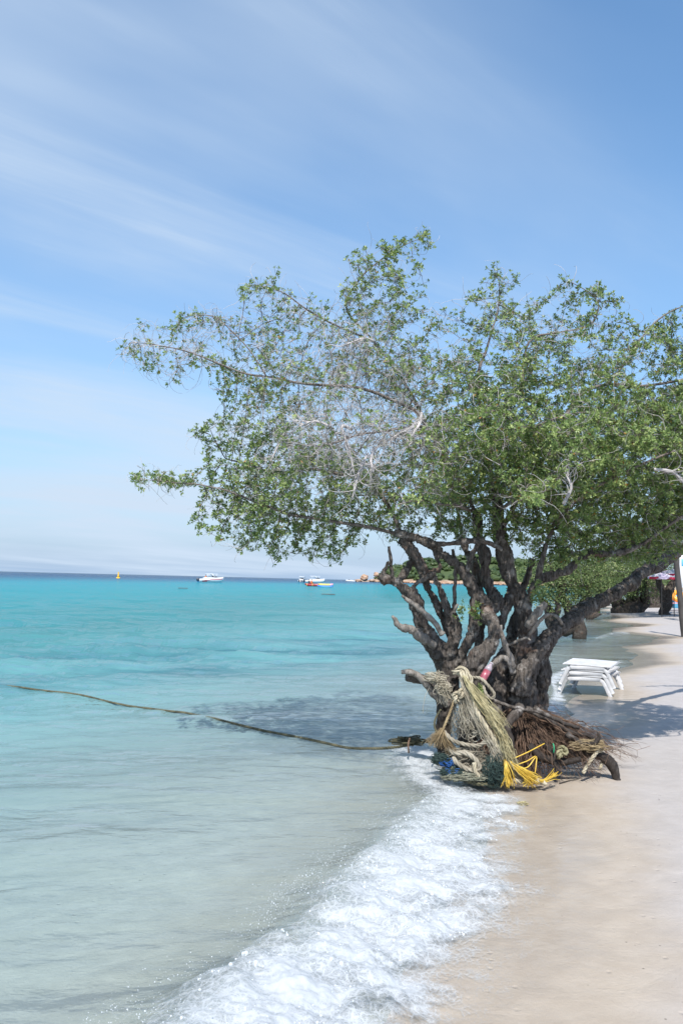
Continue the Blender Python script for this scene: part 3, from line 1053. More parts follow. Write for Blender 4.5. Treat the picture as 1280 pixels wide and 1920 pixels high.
# ---- crown: traced main boughs, then branches grown towards points spread through the crown's volume
BOUGHS = [
    [(740, 1000, 6.35, 8), (690, 988, 6.35, 7), (600, 975, 6.3, 6.5), (520, 957, 6.3, 5.5), (450, 930, 6.3, 4.5), (390, 912, 6.3, 3.5), (320, 904, 6.3, 2.5), (256, 893, 6.3, 1.2)],
    [(756, 1014, 6.4, 10), (735, 960, 6.5, 8), (690, 905, 6.6, 7), (600, 882, 6.7, 6), (510, 882, 6.8, 5), (420, 862, 6.8, 3)],
    [(890, 960, 6.6, 9), (850, 880, 6.5, 8), (800, 800, 6.35, 8), (775, 770, 6.3, 7), (735, 750, 6.25, 6), (665, 724, 6.2, 5.5), (585, 722, 6.2, 5), (500, 705, 6.2, 4.5), (430, 690, 6.2, 4), (370, 664, 6.2, 3), (300, 650, 6.2, 2), (240, 640, 6.2, 1.2)],
    [(868, 1020, 7.1, 8), (850, 920, 7.2, 8), (815, 830, 7.2, 7), (765, 730, 7.1, 6), (700, 640, 7.0, 5), (645, 575, 6.9, 4), (665, 540, 6.9, 3.5), (695, 505, 6.9, 3), (750, 465, 6.9, 2.2), (795, 445, 6.9, 1.2)],
    [(700, 640, 7.0, 4), (630, 610, 6.9, 3.5), (570, 575, 6.8, 3), (520, 545, 6.8, 2.5), (470, 535, 6.8, 1.5)],
    [(500, 705, 6.2, 3), (470, 660, 6.25, 2.5), (430, 620, 6.3, 2.2), (400, 590, 6.3, 1.5), (340, 600, 6.3, 1.0)],
    [(925, 915, 6.5, 12), (912, 840, 6.55, 11), (902, 770, 6.6, 9), (894, 720, 6.6, 8), (895, 690, 6.6, 7.5), (912, 660, 6.6, 6), (925, 610, 6.65, 4), (935, 560, 6.7, 3), (930, 515, 6.7, 1.5)],
    [(936, 1000, 6.6, 12), (985, 910, 6.6, 9), (1030, 840, 6.6, 8), (1065, 770, 6.6, 7), (1090, 735, 6.6, 6), (1140, 722, 6.6, 5), (1210, 722, 6.6, 4.5), (1290, 712, 6.6, 4), (1380, 690, 6.6, 2)],
    [(902, 770, 6.6, 7), (945, 770, 6.5, 6), (975, 730, 6.5, 5), (990, 640, 6.5, 5), (1050, 622, 6.5, 4.5), (1100, 612, 6.5, 4), (1125, 570, 6.5, 3), (1090, 540, 6.5, 2), (1060, 530, 6.5, 1.2)],
    [(1140, 722, 6.6, 4), (1185, 660, 6.7, 3.5), (1230, 600, 6.8, 3), (1290, 570, 6.8, 2), (1350, 580, 6.8, 1.5)],
    [(1205, 1020, 6.4, 7), (1250, 985, 6.3, 6), (1320, 950, 6.2, 5), (1400, 930, 6.2, 3)],
    [(1035, 985, 6.4, 6), (1080, 940, 6.1, 5.5), (1150, 895, 5.9, 5), (1240, 855, 5.8, 4), (1330, 820, 5.8, 3)],
    [(1400, 930, 9.5, 9), (1430, 850, 9.3, 6), (1410, 760, 9.0, 4), (1350, 700, 8.8, 2)],
    [(1285, 1026, 9.0, 8), (1290, 940, 8.6, 6), (1240, 860, 8.3, 5), (1180, 800, 8.1, 3)],
    [(932, 955, 6.55, 10), (955, 945, 6.0, 8), (990, 930, 5.5, 6), (1010, 940, 5.1, 4)],
    [(890, 960, 6.6, 8), (860, 950, 6.0, 7), (800, 940, 5.5, 5), (740, 945, 5.2, 4)],
    [(932, 955, 6.55, 10), (950, 900, 7.2, 8), (980, 850, 7.9, 6), (1000, 820, 8.4, 4)],
    [(868, 1020, 7.1, 8), (820, 960, 7.6, 7), (740, 930, 8.0, 5), (660, 930, 8.2, 3)],
    [(985, 910, 6.6, 7), (1060, 900, 7.2, 6), (1150, 880, 7.8, 5), (1230, 900, 8.1, 4)],
    [(800, 800, 6.35, 7), (760, 800, 5.9, 5), (690, 810, 5.6, 4), (620, 830, 5.5, 3)],
    [(912, 840, 6.55, 8), (960, 820, 6.0, 6), (1020, 790, 5.6, 5), (1090, 770, 5.5, 3)],
    [(815, 830, 7.2, 6), (780, 760, 7.7, 5), (720, 700, 7.9, 4), (640, 680, 7.9, 3)],
]
OUTLINE = np.array([(222, 660), (238, 622), (300, 598), (335, 588), (400, 573), (452, 588), (438, 548), (480, 525), (520, 496), (560, 515), (610, 548), (642, 522), (648, 472), (690, 455), (740, 440), (785, 424), (818, 455), (800, 500), (815, 560), (850, 588), (880, 546), (918, 506), (940, 500), (985, 535), (1030, 578), (1048, 536), (1080, 522), (1140, 543), (1190, 563), (1200, 592), (1280, 560), (1380, 600), (1480, 700), (1500, 850), (1450, 985), (1380, 1030), (1280, 1040), (1210, 1062), (1160, 1060), (1110, 1085), (1060, 1075), (1010, 1050), (970, 1030), (930, 1015), (860, 1012), (790, 1008), (740, 1018), (690, 1012), (640, 1045), (600, 1057), (560, 1040), (510, 1057), (450, 1035), (400, 1010), (360, 1000), (372, 960), (395, 935), (345, 917), (290, 902), (250, 908), (243, 884), (300, 882), (350, 888), (385, 860), (360, 818), (350, 800), (385, 770), (400, 735), (380, 703), (320, 712), (260, 702)], float)


def in_poly(px, py, poly):
    c = np.zeros(len(px), bool)
    j = len(poly) - 1
    for i in range(len(poly)):
        xi, yi = poly[i]
        xj, yj = poly[j]
        hit = ((yi > py) != (yj > py)) & (px < (xj - xi) * (py - yi) / (yj - yi + 1e-9) + xi)
        c ^= hit
        j = i
    return c


def poly_dist(px, py, poly):
    best = np.full(len(px), 1e9)
    q = np.stack([px, py], -1)
    for i in range(len(poly)):
        a, b = poly[i], poly[(i + 1) % len(poly)]
        t = np.clip(((q - a) @ (b - a)) / ((b - a) @ (b - a)), 0, 1)
        best = np.minimum(best, np.linalg.norm(q - (a + t[:, None] * (b - a)), axis=1))
    return best


def blob(px, py, cx, cy, rx, ry):
    return np.exp(-(((px - cx) / rx) ** 2 + ((py - cy) / ry) ** 2))


def density(px, py):
    """how thickly the crown is filled, by region of the crown"""
    w = 0.30 + 0.70 * np.clip((py - 560) / 260, 0, 1)
    w = w * (0.45 + 0.55 * np.clip((px - 330) / 130, 0, 1))
    w += 0.25 * blob(px, py, 690, 620, 120, 90) + 0.25 * blob(px, py, 950, 640, 90, 90)
    w -= 0.25 * blob(px, py, 1090, 690, 90, 70) + 0.30 * blob(px, py, 1240, 650, 70, 60) + 0.2 * blob(px, py, 840, 640, 40, 60)
    w -= 0.30 * blob(px, py, 560, 905, 60, 30) + 0.10 * blob(px, py, 850, 980, 60, 22)
    w += 0.5 * np.clip((px - 780) / 80, 0, 1) * np.clip((py - 900) / 60, 0, 1)
    return np.clip(w, 0.06, 1.5)


def leafy(px, py):
    w = 0.92 - 0.66 * blob(px, py, 660, 710, 190, 180) - 0.45 * blob(px, py, 720, 830, 90, 70) - 0.72 * blob(px, py, 290, 655, 130, 70) - 0.3 * blob(px, py, 430, 620, 80, 70) - 0.3 * blob(px, py, 560, 580, 150, 70)
    w -= 0.25 * blob(px, py, 560, 800, 110, 80) + 0.25 * blob(px, py, 950, 600, 120, 80) + 0.25 * blob(px, py, 1150, 660, 120, 70)
    w += 0.15 * np.clip((px - 820) / 120, 0, 1) * np.clip((py - 760) / 60, 0, 1)
    w += 0.45 * np.clip((px - 800) / 120, 0, 1) * np.clip((py - 720) / 80, 0, 1)
    return np.clip(w, 0.13, 1.5)


def deadish(px, py):
    w = 0.20 + 0.8 * blob(px, py, 660, 710, 170, 170) + 0.7 * blob(px, py, 720, 850, 90, 70) + 0.75 * blob(px, py, 300, 655, 110, 55) + 0.4 * blob(px, py, 430, 610, 80, 60) + 0.35 * blob(px, py, 560, 800, 120, 90)
    w += 0.3 * blob(px, py, 950, 600, 110, 90) + 0.3 * blob(px, py, 1150, 640, 120, 80) + 0.25 * blob(px, py, 280, 890, 60, 25) + 0.2 * blob(px, py, 530, 540, 80, 40)
    return np.clip(w, 0, 1)


def crown_points(n, rng):
    out = []
    got = 0
    while got < n:
        px = rng.uniform(215, 1500, 6000)
        py = rng.uniform(420, 1060, 6000)
        ok = in_poly(px, py, OUTLINE)
        px, py = px[ok], py[ok]
        ok = rng.random(len(px)) * 1.5 < density(px, py)
        px, py = px[ok], py[ok]
        e = poly_dist(px, py, OUTLINE)
        T = np.clip(e * 0.0062, 0.12, 1.75)
        cen = 6.55 + 0.35 * np.clip((px - 1100) / 300, 0, 1) + 0.2 * np.clip((700 - py) / 200, 0, 1)
        u = rng.uniform(-1, 1, len(px))
        u = np.sign(u) * np.abs(u) ** 0.8
        dep = cen + u * T
        p = P(px, py, dep)
        clump = noise3(p * 2.6 + 50) + 0.5 * noise3(p * 6 + 9)
        ok = clump > -0.18 - 0.5 * np.clip((py - 800) / 100, 0, 1)
        p = p[ok]
        out.append(p)
        got += len(p)
    return np.concatenate(out)[:n]


def grow(nodes, parent, att, step=0.065, kill=0.10, reach=1.2, iters=90, rng=None):
    nodes = np.array(nodes, float)
    parent = list(parent)
    alive = np.ones(len(att), bool)
    near = np.zeros(len(att), int)
    nd = np.full(len(att), 1e9)
    for s in range(0, len(att), 500):
        d = np.linalg.norm(att[s:s + 500, None] - nodes[None], axis=2)
        near[s:s + 500] = d.argmin(1)
        nd[s:s + 500] = d.min(1)
    chunks = [nodes]
    total = len(nodes)
    for it in range(iters):
        act = np.where(alive & (nd < reach + 0.02 * it))[0]
        if len(act) == 0:
            break
        allp = np.concatenate(chunks) if len(chunks) > 1 else chunks[0]
        chunks = [allp]
        v = att[act] - allp[near[act]]
        v /= np.linalg.norm(v, axis=1)[:, None] + 1e-9
        idx, inv = np.unique(near[act], return_inverse=True)
        D = np.zeros((len(idx), 3))
        np.add.at(D, inv, v)
        D /= np.linalg.norm(D, axis=1)[:, None] + 1e-9
        base = allp[idx]
        curl = np.stack([noise3(base * 9 + 5), noise3(base * 9 + 25), noise3(base * 9 + 45)], -1)
        D = D + 0.55 * curl + rng.normal(size=D.shape) * 0.18
        D /= np.linalg.norm(D, axis=1)[:, None]
        new = base + D * step
        ids = np.arange(total, total + len(new))
        parent += list(idx)
        chunks.append(new)
        total += len(new)
        ai = np.where(alive)[0]
        for s in range(0, len(ai), 800):
            a = ai[s:s + 800]
            d = np.linalg.norm(att[a, None] - new[None], axis=2)
            k = d.argmin(1)
            dm = d[np.arange(len(a)), k]
            up = dm < nd[a]
            nd[a[up]] = dm[up]
            near[a[up]] = ids[k[up]]
        alive &= nd > kill
    return np.concatenate(chunks), np.array(parent)


rng = np.random.default_rng(21)
nodes, par, rad0 = [], [], []
for b in BOUGHS:
    q = limb(b, 0.065)
    q[:, 3] *= 0.50
    p = q[:, :3] + 0.02 * np.stack([noise3(q[:, :3] * 4 + 1), noise3(q[:, :3] * 4 + 11), noise3(q[:, :3] * 4 + 21)], -1) * np.linspace(0.2, 1.6, len(q))[:, None]
    for i in range(len(p)):
        par.append(-1 if i == 0 else len(nodes) - 1)
        nodes.append(p[i])
        rad0.append(q[i, 3])
n0 = len(nodes)
ATT = crown_points(11500, rng)
NODES, PAR = grow(nodes, par, ATT, rng=rng)
N = len(NODES)
cnt = np.zeros(N)
kids = [[] for _ in range(N)]
for i in range(N):
    if PAR[i] >= 0:
        kids[PAR[i]].append(i)
order = np.arange(N)[::-1]
tips = np.array([len(k) == 0 for k in kids])
cnt[tips] = 1
for i in order:
    if PAR[i] >= 0:
        cnt[PAR[i]] += cnt[i]
RADN = np.maximum(0.0021 * np.maximum(cnt, 1) ** 0.42, 0.0021)
RADN[:n0] = np.maximum(np.minimum(RADN[:n0], np.array(rad0) * 1.1), np.array(rad0) * 0.8)
# chains of nodes -> tubes
big, small = MB(), MB()
starts = [i for i in range(N) if PAR[i] < 0]
stack = [(s, None) for s in starts]
while stack:
    s, pre = stack.pop()
    ch = [pre, s] if pre is not None else [s]
    c = s
    while kids[c]:
        ks = sorted(kids[c], key=lambda k: (k >= n0, -cnt[k])) if c < n0 else sorted(kids[c], key=lambda k: -cnt[k])
        for k in ks[1:]:
            stack.append((k, c))
        c = ks[0]
        ch.append(c)
    if len(ch) < 2:
        continue
    p = NODES[ch]
    rr = RADN[ch].copy()
    if pre is not None:
        rr[0] = min(rr[0], rr[1] * 1.3)
    rr[-1] *= 0.6
    if len(p) > 3:
        q = p.copy()
        q[1:-1] = 0.25 * p[:-2] + 0.5 * p[1:-1] + 0.25 * p[2:]
        p = q
    mx = rr.max()
    V, F = tube(p, rr, 8 if mx > 0.02 else 5 if mx > 0.008 else 3, caps=mx > 0.008)
    (big if mx > 0.0075 else small).add(V, F)
obj('branches', big, M_BRANCH, TREE, kind='stuff')
obj('live_twigs', small, M_BRANCH, TREE, kind='stuff')

# curling bleached twigs
ux, uy = project(NODES)
cand = np.where((cnt < 14))[0]
wts = deadish(ux[cand], uy[cand])
pick = np.repeat(cand, rng.poisson(wts * 2.9))
nt_ = len(pick)
K = 8
par_dir = NODES[pick] - NODES[np.maximum(PAR[pick], 0)]
par_dir /= np.linalg.norm(par_dir, axis=1)[:, None] + 1e-9
d = par_dir * 0.6 + rng.normal(size=(nt_, 3)) * 0.7
d /= np.linalg.norm(d, axis=1)[:, None]
w = rng.normal(size=(nt_, 3))
paths = np.zeros((nt_, K, 3))
paths[:, 0] = NODES[pick]
ln = rng.uniform(0.015, 0.045, nt_)[:, None]
for k in range(1, K):
    w = 0.8 * w + 0.6 * rng.normal(size=(nt_, 3))
    d = d + np.cross(w, d) * 0.36 + np.array([0, 0, -0.02])
    d /= np.linalg.norm(d, axis=1)[:, None]
    paths[:, k] = paths[:, k - 1] + d * ln
rad = rng.uniform(0.0012, 0.0026, nt_)[:, None] * np.linspace(1, 0.5, K)[None]
V, F = tubes_many(paths, rad, 3)
obj('dead_twigs', MB().add(V, F), M_TWIG, TREE, kind='stuff')
# stouter bleached dead sprays hanging in the middle of the crown
DEADSPRAY = [[(790, 775, 6.0, 4), (786, 795, 5.9, 4), (775, 812, 5.85, 3), (770, 835, 5.85, 2)], [(660, 805, 5.6, 4), (640, 800, 5.55, 4), (655, 845, 5.5, 3), (664, 890, 5.5, 2)], [(700, 840, 5.6, 4), (695, 865, 5.55, 4), (700, 885, 5.5, 3)],
             [(700, 640, 6.2, 4), (680, 635, 6.1, 3), (640, 650, 6.1, 2)], [(775, 800, 5.85, 3), (745, 815, 5.8, 2.2), (715, 835, 5.8, 1.5)], [(690, 850, 5.55, 3), (675, 880, 5.5, 2.5), (660, 935, 5.5, 1.5)],
             [(540, 800, 6.1, 3), (522, 835, 6.1, 2.5), (505, 870, 6.1, 1.5)], [(620, 800, 5.6, 3.5), (590, 790, 5.6, 3), (560, 800, 5.6, 2)], [(1225, 880, 5.7, 4), (1260, 885, 5.7, 3.5), (1285, 910, 5.7, 3)], [(1055, 945, 5.4, 4), (1070, 915, 5.4, 3.5), (1060, 890, 5.4, 2)]]
mb = MB()
for b in DEADSPRAY:
    q = limb(b, 0.02)
    V, F = tube(q[:, :3], q[:, 3] * 0.8, 6)
    mb.add(V, F)
    m_ = 16
    ii = rng.integers(2, len(q), m_)
    st = q[ii, :3]
    paths = np.zeros((m_, 14, 3))
    paths[:, 0] = st
    d = rng.normal(size=(m_, 3)) * 0.45 + (q[-1, :3] - q[0, :3]) / np.linalg.norm(q[-1, :3] - q[0, :3])
    d /= np.linalg.norm(d, axis=1)[:, None]
    w = rng.normal(size=(m_, 3))
    for k in range(1, 14):
        w = 0.85 * w + 0.5 * rng.normal(size=(m_, 3))
        d = d + np.cross(w, d) * 0.2
        d /= np.linalg.norm(d, axis=1)[:, None]
        paths[:, k] = paths[:, k - 1] + d * 0.022
    V, F = tubes_many(paths, rng.uniform(0.0018, 0.0040, m_)[:, None] * np.linspace(1, 0.4, 14)[None], 4)
    mb.add(V, F)
obj('dead_sprays', mb, M_TWIG, TREE, kind='stuff')


# ---- leaves in rosettes at the ends of the twigs
def rosettes(C, A, rng, L=(0.017, 0.034), per=8, width=0.42):
    n = len(C)
    A = A / (np.linalg.norm(A, axis=1)[:, None] + 1e-9)
    ref = np.where(np.abs(A[:, 2:3]) < 0.9, np.array([[0, 0, 1.0]]), np.array([[1.0, 0, 0]]))
    U = np.cross(A, ref)
    U /= np.linalg.norm(U, axis=1)[:, None]
    W = np.cross(A, U)
    ang = rng.uniform(0, 2 * PI, (n, 1)) + np.arange(per)[None] * 2.4 + rng.normal(size=(n, per)) * 0.25
    el = rng.uniform(0.05, 1.15, (n, per))
    rad_ = U[:, None] * np.cos(ang)[..., None] + W[:, None] * np.sin(ang)[..., None]
    D = rad_ * np.cos(el)[..., None] + A[:, None] * np.sin(el)[..., None]
    S = np.cross(D, np.repeat(A[:, None], per, 1))
    S /= np.linalg.norm(S, axis=2, keepdims=True) + 1e-9
    Nn = np.cross(S, D)
    ln = rng.uniform(L[0], L[1], (n, per, 1))
    b = C[:, None] + D * 0.003
    tip = b + D * ln - Nn * ln * rng.uniform(-0.1, 0.15, (n, per, 1))
    mid = b + D * ln * 0.62 + Nn * ln * 0.10
    l_ = mid + S * ln * width * 0.55
    r_ = mid - S * ln * width * 0.55
    V = np.stack([b, l_, tip, r_], 2).reshape(-1, 3)
    k = np.arange(n * per)[:, None] * 4
    F = np.concatenate([k + np.array([[0, 2, 1]]), k + np.array([[0, 3, 2]])])
    rose = rng.normal(size=(n, 1)) * 0.14
    val = np.clip(0.52 + rose + rng.normal(size=(n, per)) * 0.17, 0.02, 0.955)
    od = rng.random((n, per))
    val = np.where(od > 0.982, 0.99, val)
    return V, F, np.repeat(val.ravel(), 4)


cand = np.where(cnt <= 8)[0]
cand = cand[cand >= 0]
lw = leafy(ux[cand], uy[cand])
reps = rng.poisson(lw * 5.4)
src = np.repeat(cand, reps)
dirn = NODES[src] - NODES[np.maximum(PAR[src], 0)]
dirn /= np.linalg.norm(dirn, axis=1)[:, None] + 1e-9
off = rng.normal(size=(len(src), 3)) + dirn * 0.8 + np.array([0, 0, 0.25])
off /= np.linalg.norm(off, axis=1)[:, None]
dist = rng.uniform(0.01, 0.075, len(src))[:, None]
C = NODES[src] + off * dist
A = off + np.array([0, 0, 0.35]) + np.array(sun_from)[None] * 0.55
print('crown nodes', N, 'rosettes', len(C), 'dead twigs', nt_)
V, F, val = rosettes(C, A, rng)
obj('crown', MB().add(V, F, val), M_LEAF, TREE, smooth=False, attr='rnd', kind='stuff')
mid = NODES[src] * 0.5 + C * 0.5 + rng.normal(size=C.shape) * 0.006
far_ = dist[:, 0] > 0.03
V, F = tubes_many(np.stack([NODES[src], C], 1)[far_], np.repeat(np.array([[0.0016, 0.0012]]), int(far_.sum()), 0), 3)
obj('leaf_stalks', MB().add(V, F), M_BRANCH, TREE, kind='stuff')

# a few green shoots on the stems
SH = [P(893, 1148, 6.35), P(890, 1140, 6.36), P(896, 1156, 6.33), P(861, 1151, 6.38), P(864, 1146, 6.38), P(1010, 1100, 6.4), P(1006, 1110, 6.4), P(1002, 1120, 6.42), P(898, 1296, 6.05), P(902, 1302, 6.05)]
C = np.concatenate([s + rng.normal(size=(9, 3)) * np.array([0.018, 0.018, 0.03]) for s in SH])
V, F, val = rosettes(C, rng.normal(size=C.shape) + np.array([0, -0.6, 0.5]), rng, L=(0.015, 0.028))
obj('shoots', MB().add(V, F, val), M_LEAF, TREE, smooth=False, attr='rnd', kind='stuff')

# ---- bared roots: a skirt of fibres fanning from the trunk's foot
mb = MB()
n = 1300
K = 11
top = P(rng.uniform(925, 1012, n), rng.uniform(1300, 1352, n), rng.uniform(6.15, 6.75, n))
ang = np.radians(rng.uniform(-150, 55, n))        # direction round the trunk, 0 = right (+x), negative = towards the viewer
reach = rng.uniform(0.12, 0.50, n) * (1 + 0.35 * np.clip(np.cos(ang), 0, 1)) * (1 + 0.5 * noise3(v3(ang * 4, 1.0, 2.0)))
cx, cy = P(968, 1345, 6.55)[:2]
end = np.stack([cx + np.cos(ang) * (0.15 + reach), cy + np.sin(ang) * (0.15 + 0.8 * reach), np.zeros(n)], -1)
ez = np.maximum(sand_z(end[:, 0], end[:, 1]), 0.0)
end[:, 2] = ez + rng.uniform(-0.02, 0.14, n) * rng.random(n) + np.clip(np.cos(ang), 0, 1) * rng.uniform(0.02, 0.2, n)
t = np.linspace(0, 1, K)[None, :, None]
start = np.stack([cx + np.cos(ang) * rng.uniform(0.02, 0.15, n), cy + np.sin(ang) * rng.uniform(0.02, 0.15, n), rng.uniform(0.28, 0.52, n)], -1)
ctl = start * 0.45 + end * 0.55 + np.array([0, 0, 0.07]) + rng.normal(size=(n, 3)) * 0.07
paths = (1 - t) ** 2 * start[:, None] + 2 * t * (1 - t) * ctl[:, None] + t ** 2 * end[:, None]
for o_, s_ in ((0, 14.0), (1, 33.0)):
    wob = np.stack([noise3(paths * s_ + 3 + np.arange(n)[:, None, None] * 0.37), noise3(paths * s_ + 33 + np.arange(n)[:, None, None] * 0.37), noise3(paths * s_ + 63 + np.arange(n)[:, None, None] * 0.37)], -1)
    paths = paths + wob * (0.055 if o_ == 0 else 0.022) * t
rad = np.clip(rng.lognormal(-6.2, 0.5, n), 0.0012, 0.007)[:, None] * np.linspace(1.1, 0.45, K)[None]
V, F = tubes_many(paths, rad, 4)
mb.add(V, F)
# short side fibres
n2 = 1300
ii, kk = rng.integers(0, n, n2), rng.integers(3, K - 1, n2)
st = paths[ii, kk]
d = rng.normal(size=(n2, 3)) * np.array([1, 1, .7]) + np.array([0.25, -0.1, -0.25])
d /= np.linalg.norm(d, axis=1)[:, None]
p2 = np.zeros((n2, 7, 3))
p2[:, 0] = st
for k in range(1, 7):
    d = d + rng.normal(size=d.shape) * 0.35
    d /= np.linalg.norm(d, axis=1)[:, None]
    p2[:, k] = p2[:, k - 1] + d * rng.uniform(0.008, 0.022, (n2, 1))
gz = np.maximum(sand_z(p2[..., 0], p2[..., 1]), 0) + 0.002
p2[..., 2] = np.maximum(p2[..., 2], gz)
V, F = tubes_many(p2, rng.uniform(0.0009, 0.0022, n2)[:, None] * np.linspace(1, 0.5, 7)[None], 3)
mb.add(V, F)
obj('root_fibres', mb, M_ROOT, TREE, kind='stuff')
# stouter roots one can follow singly
ROOTS = [
    [(985, 1330, 6.3, 6), (1030, 1350, 6.3, 5), (1068, 1372, 6.3, 4), (1100, 1380, 6.3, 3.5), (1125, 1392, 6.3, 3), (1140, 1400, 6.3, 1.5)],
    [(1010, 1390, 6.25, 6), (1030, 1405, 6.2, 6), (1040, 1425, 6.12, 5), (1046, 1452, 6.05, 3.5)],
    [(975, 1325, 6.2, 10), (960, 1345, 6.12, 9), (950, 1365, 6.08, 7), (957, 1385, 6.02, 5), (963, 1405, 6.0, 3)],
    [(1000, 1325, 6.3, 5), (1020, 1338, 6.28, 4), (1050, 1352, 6.3, 4), (1085, 1366, 6.35, 3)],
    [(1060, 1375, 6.2, 5), (1085, 1392, 6.15, 5), (1108, 1396, 6.12, 5), (1122, 1384, 6.1, 4), (1118, 1372, 6.1, 2)],
    [(990, 1400, 6.2, 9), (1020, 1422, 6.15, 8), (1058, 1428, 6.12, 7), (1088, 1422, 6.1, 5)],
    [(925, 1312, 6.2, 3), (950, 1322, 6.14, 3.5), (985, 1330, 6.15, 3), (1012, 1336, 6.2, 2.5)],
]
for k, pts in enumerate(ROOTS):
    q = limb(pts, 0.02)
    p = q[:, :3]
    p = p + 0.010 * np.stack([noise3(p * 18 + k), noise3(p * 18 + 9 + k), noise3(p * 18 + 19)], -1)
    rr = q[:, 3] * (1 + 0.25 * noise3(p * 20 + 4))
    obj('root', MB().add(*tube(p, rr, 9)), M_BARK, TREE)
# ================================================================ ROPES, NETS AND DRIFTWOOD ROUND THE FOOT OF THE TREE
def fibre(name, lo, hi, rough=0.9, dirt=0.3):
    m = NT(name)
    p = m.pos()
    n1 = m.noise(11, 5, 0.65, vec=p)
    n2 = m.noise(160, 3, 0.6, vec=p)
    c = m.mixc(m.maprange(n1, 0.3, 0.7), lo, hi)
    c = m.mixc(m.math('MULTIPLY', m.maprange(n2, 0.35, 0.6, 1.0, 0.0), dirt), c, tuple(x * 0.35 for x in lo))
    return m.done(m.principled(Base_Color=c, Roughness=rough))


M_ROPE_PALE = fibre('weathered pale rope', (0.34, 0.29, 0.20), (0.58, 0.53, 0.40))
M_ROPE_GREY = fibre('greyed rope', (0.20, 0.175, 0.13), (0.42, 0.38, 0.30))
M_ROPE_STRAW = fibre('straw yellow fibres', (0.36, 0.31, 0.16), (0.60, 0.54, 0.33))
M_ROPE_YELLOW = fibre('bright yellow nylon', (0.62, 0.38, 0.035), (0.80, 0.58, 0.10), 0.5, 0.15)
M_ROPE_BROWN = fibre('frayed brown rope', (0.22, 0.16, 0.085), (0.40, 0.31, 0.18))
M_ROPE_OLIVE = fibre('algae covered rope', (0.045, 0.047, 0.028), (0.16, 0.145, 0.085))
M_TWINE = fibre('off white twine', (0.33, 0.29, 0.21), (0.58, 0.54, 0.44))
M_NET_GREEN = fibre('dark green netting', (0.014, 0.034, 0.032), (0.05, 0.085, 0.075))
M_NET_BLUE = fibre('blue netting', (0.012, 0.06, 0.22), (0.03, 0.14, 0.42))


def W(pts, step=0.012):
    return smooth_path(np.array([P(a, b, c) for a, b, c in pts]), step=step)


def rope_geo(p, r, pitch=None, strands=3, sides=6, mb=None):
    """a laid rope: strands twisted round one another"""
    mb = mb or MB()
    pitch = pitch or r * 7.5
    t, N_, B_ = frames(p)
    s = np.concatenate([[0], np.cumsum(np.linalg.norm(np.diff(p, axis=0), axis=1))])
    for k in range(strands):
        a = 2 * PI * (s / pitch + k / strands)
        q = p + (N_ * np.cos(a)[:, None] + B_ * np.sin(a)[:, None]) * r * 0.52
        mb.add(*tube(q, r * 0.54, sides))
    return mb


def strands_geo(p, n, spread, r, rng, mb=None, fray=1.0, k=22, jit=0.012, taper=0.6, cut=0.25):
    """loose fibres following a path, fanning out towards its end"""
    mb = mb or MB()
    q = smooth_path(p, n=k)
    t, N_, B_ = frames(q)
    u = np.linspace(0, 1, k)
    out = np.zeros((n, k, 3))
    for i in range(n):
        a, b = rng.normal(size=2) * spread
        f = 0.35 + fray * u ** 1.4
        path = q + (N_ * a + B_ * b) * f[:, None]
        ph = rng.uniform(0, 60, 3)
        wob = np.stack([noise3(path * 16 + ph), noise3(path * 16 + ph + 20), noise3(path * 16 + ph + 40)], -1)
        path = path + wob * jit * (0.3 + u)[:, None]
        e = 1 - cut * rng.random()
        st = 0.10 * rng.random()
        uu = st + (e - st) * u
        out[i] = np.stack([np.interp(uu, u, path[:, c]) for c in range(3)], -1)
    rr = rng.uniform(0.5, 1.9, n)[:, None] * r * np.linspace(1, taper, k)[None]
    mb.add(*tubes_many(out, rr, 3))
    return mb


def tangle_geo(c, rad, n, r, rng, mb=None, k=40, flow=0.25):
    """a snarl of line inside an ellipsoid"""
    mb = mb or MB()
    c, rad = np.asarray(c), np.asarray(rad)
    p = rng.normal(size=(n, 3)) * 0.4
    d = rng.normal(size=(n, 3))
    d /= np.linalg.norm(d, axis=1)[:, None]
    w = rng.normal(size=(n, 3))
    out = np.zeros((n, k, 3))
    for i in range(k):
        w = 0.9 * w + 0.35 * rng.normal(size=(n, 3))
        pull = p * np.clip(np.linalg.norm(p, axis=1) - 0.8, 0, 1)[:, None] * rng.uniform(0.3, 1.1, (n, 1))
        d = d + np.cross(w, d) * 0.25 - pull
        d /= np.linalg.norm(d, axis=1)[:, None]
        p = p + d * flow
        out[:, i] = p
    out = out * rad + c
    out[..., 2] = np.maximum(out[..., 2], 0.004)
    mb.add(*tubes_many(out, rng.uniform(0.7, 1.3, n)[:, None] * r * np.ones((1, k)), 4))
    return mb


rg = np.random.default_rng(77)


def knot_geo(c, r, rr, mb=None, seed=0):
    t = np.linspace(0, 2 * PI, 90)
    q = np.stack([(2 + np.cos(3 * t)) * np.cos(2 * t), np.sin(3 * t) * 1.2, (2 + np.cos(3 * t)) * np.sin(2 * t)], -1) / 3 * r
    q = q @ _rz(seed).T + np.asarray(c)
    return rope_geo(q, rr, mb=mb)


